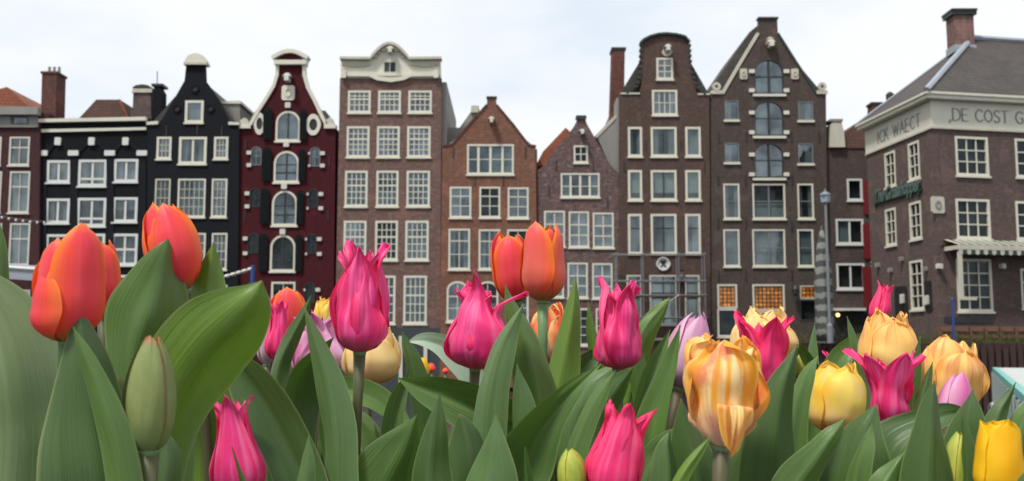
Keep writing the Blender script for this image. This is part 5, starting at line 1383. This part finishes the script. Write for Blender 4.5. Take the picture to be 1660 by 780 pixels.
Lf('g', .76, [(540, 760, 20), (534, 690, 32), (552, 632, 38), (600, 643, 42), (640, 670, 30), (668, 688, 0)], turn=30, cup=-.4)
Lf('d', .80, [(692, 700, 38), (680, 640, 38), (668, 590, 30), (657, 560, 16), (652, 537, 0)], turn=30, cup=.5)
Lf('p', .80, [(785, 700, 30), (772, 630, 36), (742, 580, 44), (708, 556, 32), (680, 551, 18), (660, 555, 0)], turn=-30, cup=-.35)
Lf('g', .69, [(890, 790, 60), (842, 705, 92), (782, 668, 86), (722, 643, 62), (680, 628, 36), (644, 613, 0)], turn=15, cup=-.3, p=PC)
Lf('g', .61, [(590, 850, 110), (628, 775, 108), (656, 718, 62), (676, 673, 0)], turn=-20, cup=.35, p=PB)
Lf('d', .55, [(698, 840, 72), (698, 765, 62), (704, 705, 42), (713, 637, 0)], turn=30, cup=.5, p=PB)
Lf('d', .59, [(772, 850, 76), (765, 775, 78), (756, 712, 52), (746, 671, 8)], turn=-25, p=PB)
Lf('b', .55, [(780, 850, 100), (792, 785, 86), (800, 725, 42), (804, 672, 0)], turn=25, cup=.4, p=PB)
Lf('b', .62, [(785, 790, 50), (788, 690, 54), (797, 620, 50), (815, 560, 38), (834, 522, 20), (849, 493, 0)], turn=20, cup=.5)
Lf('g', .73, [(885, 740, 80), (874, 660, 74), (860, 590, 60), (842, 530, 40), (828, 490, 18), (819, 462, 0)], turn=-28, cup=.5)
Lf('y', .76, [(905, 690, 50), (910, 620, 52), (918, 570, 44), (926, 520, 32), (931, 480, 16), (933, 447, 0)], turn=12)
Lf('y', .82, [(980, 640, 26), (966, 575, 22), (957, 530, 14), (953, 489, 0)])
Lf('g', .63, [(800, 840, 70), (842, 757, 88), (878, 692, 66), (914, 647, 42), (944, 617, 22), (974, 590, 0)], turn=-12, cup=-.25, p=PC)
Lf('b', .67, [(932, 810, 56), (928, 725, 60), (936, 665, 56), (960, 622, 42), (992, 597, 14)], turn=24, cup=.5)
Lf('g', .58, [(913, 840, 46), (924, 755, 34), (948, 685, 30), (976, 632, 20), (998, 601, 0)], turn=30, cup=.5)
Lf('d', .60, [(960, 840, 50), (960, 745, 50), (976, 675, 46), (1004, 625, 36), (1025, 596, 6)], turn=-30, cup=.4)
Lf('d', .82, [(912, 690, 60), (934, 615, 42), (960, 580, 27), (986, 558, 0)], cup=-.3)
Lf('y', .80, [(1018, 650, 42), (1034, 583, 42), (1054, 534, 36), (1074, 500, 19), (1086, 482, 0)], turn=-26, cup=.5, p=PH)
Lf('g', .78, [(1040, 640, 30), (1030, 570, 30), (1050, 525, 22), (1072, 500, 10), (1084, 486, 0)], turn=20, p=PH)
Lf('g', .70, [(1026, 720, 42), (1044, 645, 40), (1061, 592, 28), (1077, 555, 12), (1086, 535, 0)], p=PH)
Lf('g', .61, [(1048, 800, 54), (1056, 705, 50), (1072, 642, 40), (1088, 586, 25), (1103, 527, 0)], turn=25, p=PH)
Lf('d', .57, [(1135, 850, 92), (1128, 765, 80), (1114, 700, 44), (1104, 646, 0)], turn=-25)
Lf('g', .60, [(1038, 820, 50), (1060, 755, 46), (1085, 716, 30), (1112, 690, 0)])
Lf('y', .47, [(1080, 830, 24), (1108, 768, 22), (1134, 732, 14), (1153, 706, 0)], turn=30)
Lf('d', .54, [(1256, 850, 96), (1252, 758, 88), (1257, 685, 68), (1269, 624, 44), (1284, 582, 16), (1293, 558, 0)], turn=-20, cup=.4, p=PD)
Lf('g', .57, [(1278, 780, 60), (1285, 700, 46), (1297, 638, 32), (1312, 598, 18), (1326, 577, 0)], turn=24, cup=.4, p=PD)
Lf('g', .90, [(1345, 660, 18), (1326, 605, 20), (1304, 570, 15), (1286, 547, 0)])
Lf('b', 1.0, [(1322, 640, 16), (1317, 570, 15), (1321, 523, 0)])
Lf('g', .90, [(1335, 680, 44), (1348, 615, 44), (1368, 575, 34), (1395, 550, 20), (1425, 540, 0)], turn=20, cup=-.3)
Lf('b', .86, [(1402, 640, 20), (1392, 578, 16), (1383, 546, 12), (1373, 513, 0)])
Lf('g', .50, [(1265, 850, 60), (1298, 778, 58), (1332, 730, 42), (1354, 702, 26), (1370, 678, 0)], turn=-22, cup=.3, p=PD)
Lf('d', .58, [(1380, 850, 120), (1386, 770, 112), (1398, 705, 70), (1420, 655, 0)], turn=15, cup=.3)
Lf('g', .52, [(1382, 830, 38), (1394, 752, 34), (1405, 714, 20), (1414, 687, 0)], turn=28)
Lf('d', .60, [(1415, 860, 90), (1420, 765, 96), (1452, 715, 66), (1495, 688, 46), (1540, 670, 30), (1578, 672, 6)], turn=15, cup=-.35, p=PE)
Lf('d', .49, [(1506, 860, 92), (1505, 780, 80), (1507, 705, 50), (1511, 652, 26), (1515, 617, 0)], turn=-28, cup=.5, p=PE)
Lf('d', .68, [(1488, 700, 32), (1495, 645, 25), (1504, 612, 13), (1512, 587, 0)])
Lf('d', .74, [(1478, 700, 26), (1481, 630, 23), (1487, 580, 14), (1492, 545, 0)])
Lf('d', .56, [(1570, 850, 92), (1564, 770, 90), (1566, 705, 64), (1572, 662, 32), (1577, 632, 0)], turn=22, cup=.4, p=PE)
Lf('d', .49, [(1570, 800, 28), (1567, 735, 22), (1564, 702, 14), (1560, 671, 0)], turn=30)
Lf('d', .60, [(1600, 780, 44), (1608, 710, 40), (1621, 667, 27), (1635, 642, 13), (1647, 620, 0)], turn=-30, cup=.5, p=PF)
Lf('g', .60, [(1636, 780, 52), (1652, 710, 46), (1672, 665, 30), (1695, 630, 0)], turn=-20, p=PF)
Lf('d', .44, [(1645, 850, 34), (1662, 795, 40), (1690, 762, 32), (1718, 740, 0)], p=PF)
Lf('g', .50, [(1420, 850, 54), (1434, 785, 48), (1451, 757, 26), (1467, 732, 0)], turn=20, p=PE)
Lf('b', .50, [(485, 850, 40), (495, 775, 30), (498, 735, 16), (500, 705, 0)], p=PG)
Lf('g', .72, [(620, 760, 40), (600, 700, 36), (572, 670, 20), (548, 662, 0)])
Lf('b', .70, [(640, 760, 30), (636, 690, 36), (646, 640, 26), (664, 600, 0)])
Lf('b', .66, [(860, 780, 60), (850, 700, 50), (845, 640, 30), (838, 590, 0)], p=PC)
Lf('d', .90, [(1000, 700, 40), (1015, 640, 30), (1040, 610, 0)])
Lf('b', .56, [(1075, 840, 46), (1082, 770, 42), (1080, 720, 22), (1085, 700, 0)], p=PH)
Lf('b', .58, [(1195, 850, 90), (1200, 770, 60), (1215, 720, 30), (1228, 690, 0)])

rl = random.Random(404)
for k in range(46):
    x = 380 + 1270*(k+rl.random())/46; dd = rl.uniform(.62, 1.0); ty = rl.uniform(640, 735) if x < 1350 else rl.uniform(690, 745)
    w_ = rl.uniform(16, 38)*.75/dd; lean = rl.uniform(-38, 38)
    Lf(rl.choice(('g', 'b', 'd', 'd', 'y', 'g')), dd, [(x-lean, 850, w_*.9), (x-lean*.55, (850+ty)/2+14, w_), (x-lean*.2, ty+34, w_*.62), (x, ty, 0)])
# ---------------------------------------------------------------- leafy plants that fill the bed
SHORT = ['largest coral tulip', 'half hidden coral tulip', 'left-leaning coral tulip', 'bright coral pair tulip', 'russet-orange tulip', 'small distant orange tulip', 'red flamed tulip', 'bare-stemmed pink tulip',
 'pink tulip with flung petal', 'wavy-edged pink tulip', 'cut-off crimson-pink tulip', 'shaded low pink tulip', 'open crimson-pink tulip', 'open pink tulip', 'small crimson-pink bud', 'bright small pink tulip',
 'hidden pink tulip tips', 'pale lilac-pink tulip', 'washed-out pink bud', 'closed lilac tulip', 'rounded pale pink bud', 'largest flamed tulip', 'cream tulip', 'smooth yellow double tulip', 'peach tulip under the bud',
 'widest peach tulip', 'cream and peach tulip', 'small distant yellow tulip', 'tiny far yellow tulip', 'pure yellow tulip', 'yellow-green corner bud', 'yellow-green central bud', 'large green bud', 'tiny green-yellow bud', 'tiny far red tulip', 'far red tulip speck']
assert len(SHORT) == NFL, (len(SHORT), NFL)
def proto(seed, mk):
    rnd = random.Random(seed); root = bpy.data.objects.new('tulip_plant', None); COL.objects.link(root)
    nl = rnd.choice((5, 6, 6))
    for k in range(nl):
        az = 2*math.pi*k/nl + rnd.uniform(-.5, .5); Hh = rnd.uniform(.62, 1.0); lean = rnd.uniform(.10, .34); w_ = rnd.uniform(.034, .070)
        ctrl = []
        D_ = Vector((math.cos(az), math.sin(az), 0))
        droop = False
        prof = [(0, .02), (.15, .05), (.4, 1), (.65, .85), (.85, .45), (1, 0)]
        for t in (0, .2, .4, .6, .8, 1):
            out = lean*(t**1.6); z = Hh*(t if not droop else math.sin(t*2.1)/.93)
            c = D_*out; ctrl.append((c.x, c.y, z, w_*interp([(0, .35), (.3, .8), (.55, 1), (.8, .6), (.93, .25), (1, 0)], t)))
        sm = catmull(ctrl, 22); cs = [Vector(q[:3]) for q in sm]; hs = [max(0, q[3]) for q in sm]; hs[-1] = .001
        side0 = Vector((-math.sin(az+rnd.uniform(-.4, .4)), math.cos(az), 0)).normalized(); sides = []
        for i in range(len(cs)):
            T = (cs[min(i+1, len(cs)-1)]-cs[max(i-1, 0)]).normalized(); S = (side0-T*side0.dot(T)).normalized(); sides.append((S, S.cross(T).normalized()))
        rows, uvs = ribbon(cs, hs, sides, -.45, .08, seed*3+k, 8)
        m = MB(); m.grid(rows, uvs); m.sm = True
        m.build('leaf', LM[rnd.choice(mk)], root)
    return root
protos = [proto(100+k, ('g', 'b', 'g', 'b', 'd') if k % 2 else ('g', 'd', 'b')) for k in range(10)]
rnd = random.Random(77)
cells = []
d = .62
while d < 3.2:
    half = .60*d + .12; step = .070+.065*d
    x = -half + rnd.uniform(0, step)
    while x < half:
        cells.append((x+rnd.uniform(-.02, .02), d+rnd.uniform(-.03, .03))); x += step
    d += .085+.085*d
used = set()
for x, y in cells:
    px = CX + x*FPX/y
    ytop = interp([(-200, 640), (100, 640), (300, 640), (420, 615), (520, 612), (640, 612), (760, 612), (900, 600), (1000, 598), (1150, 612), (1280, 596), (1400, 612), (1480, 650), (1600, 690), (1900, 700)], px) + rnd.uniform(-4, 46)
    if y > 1.5 and 1380 < px: ytop += 30
    top = P(px, ytop, y).z
    Hh = top - SOIL
    if Hh < .08: continue
    k = rnd.randrange(10); src = protos[k]
    if k in used: r = src.copy(); COL.objects.link(r); new = True
    else: r = src; used.add(k); new = False
    r.location = (x, y, SOIL); r.rotation_euler = (0, 0, rnd.uniform(0, 6.28)); s_ = Hh*1.0; hs_ = max(.24, min(.42, s_)); r.scale = (hs_, hs_, s_)
    zone = 'near' if y < .95 else 'middle' if y < 1.7 else 'far'
    bi = min(range(NFL), key=lambda q: abs(PLANTS[q][1]-px)/60+abs(PLANTS[q][2]-y)*1.5)
    bp = PLANTS[bi]; dx = px-bp[1]; dy = y-bp[2]
    side = 'left of' if dx < -12 else 'right of' if dx > 12 else ''
    dep = 'behind' if dy > .12 else 'in front of' if dy < -.12 else 'beside'
    rel = dep if not side else (('%s and ' % dep.replace(' of', '')) + side if dep != 'beside' else 'just '+side)
    look = 'low' if s_ < .36 else 'tall'
    lab = '%s flowerless tulip plant, %s row, %s the %s' % (look, zone, rel, SHORT[bi])
    tag(r, lab, 'tulip plant', 'flowerless tulips in the %s rows' % zone)
    if new:
        for ch in [c for c in src.children]:
            c = ch.copy(); COL.objects.link(c); c.parent = r
for k in range(10):
    if k not in used:
        for c in list(protos[k].children): bpy.data.objects.remove(c)
        bpy.data.objects.remove(protos[k])
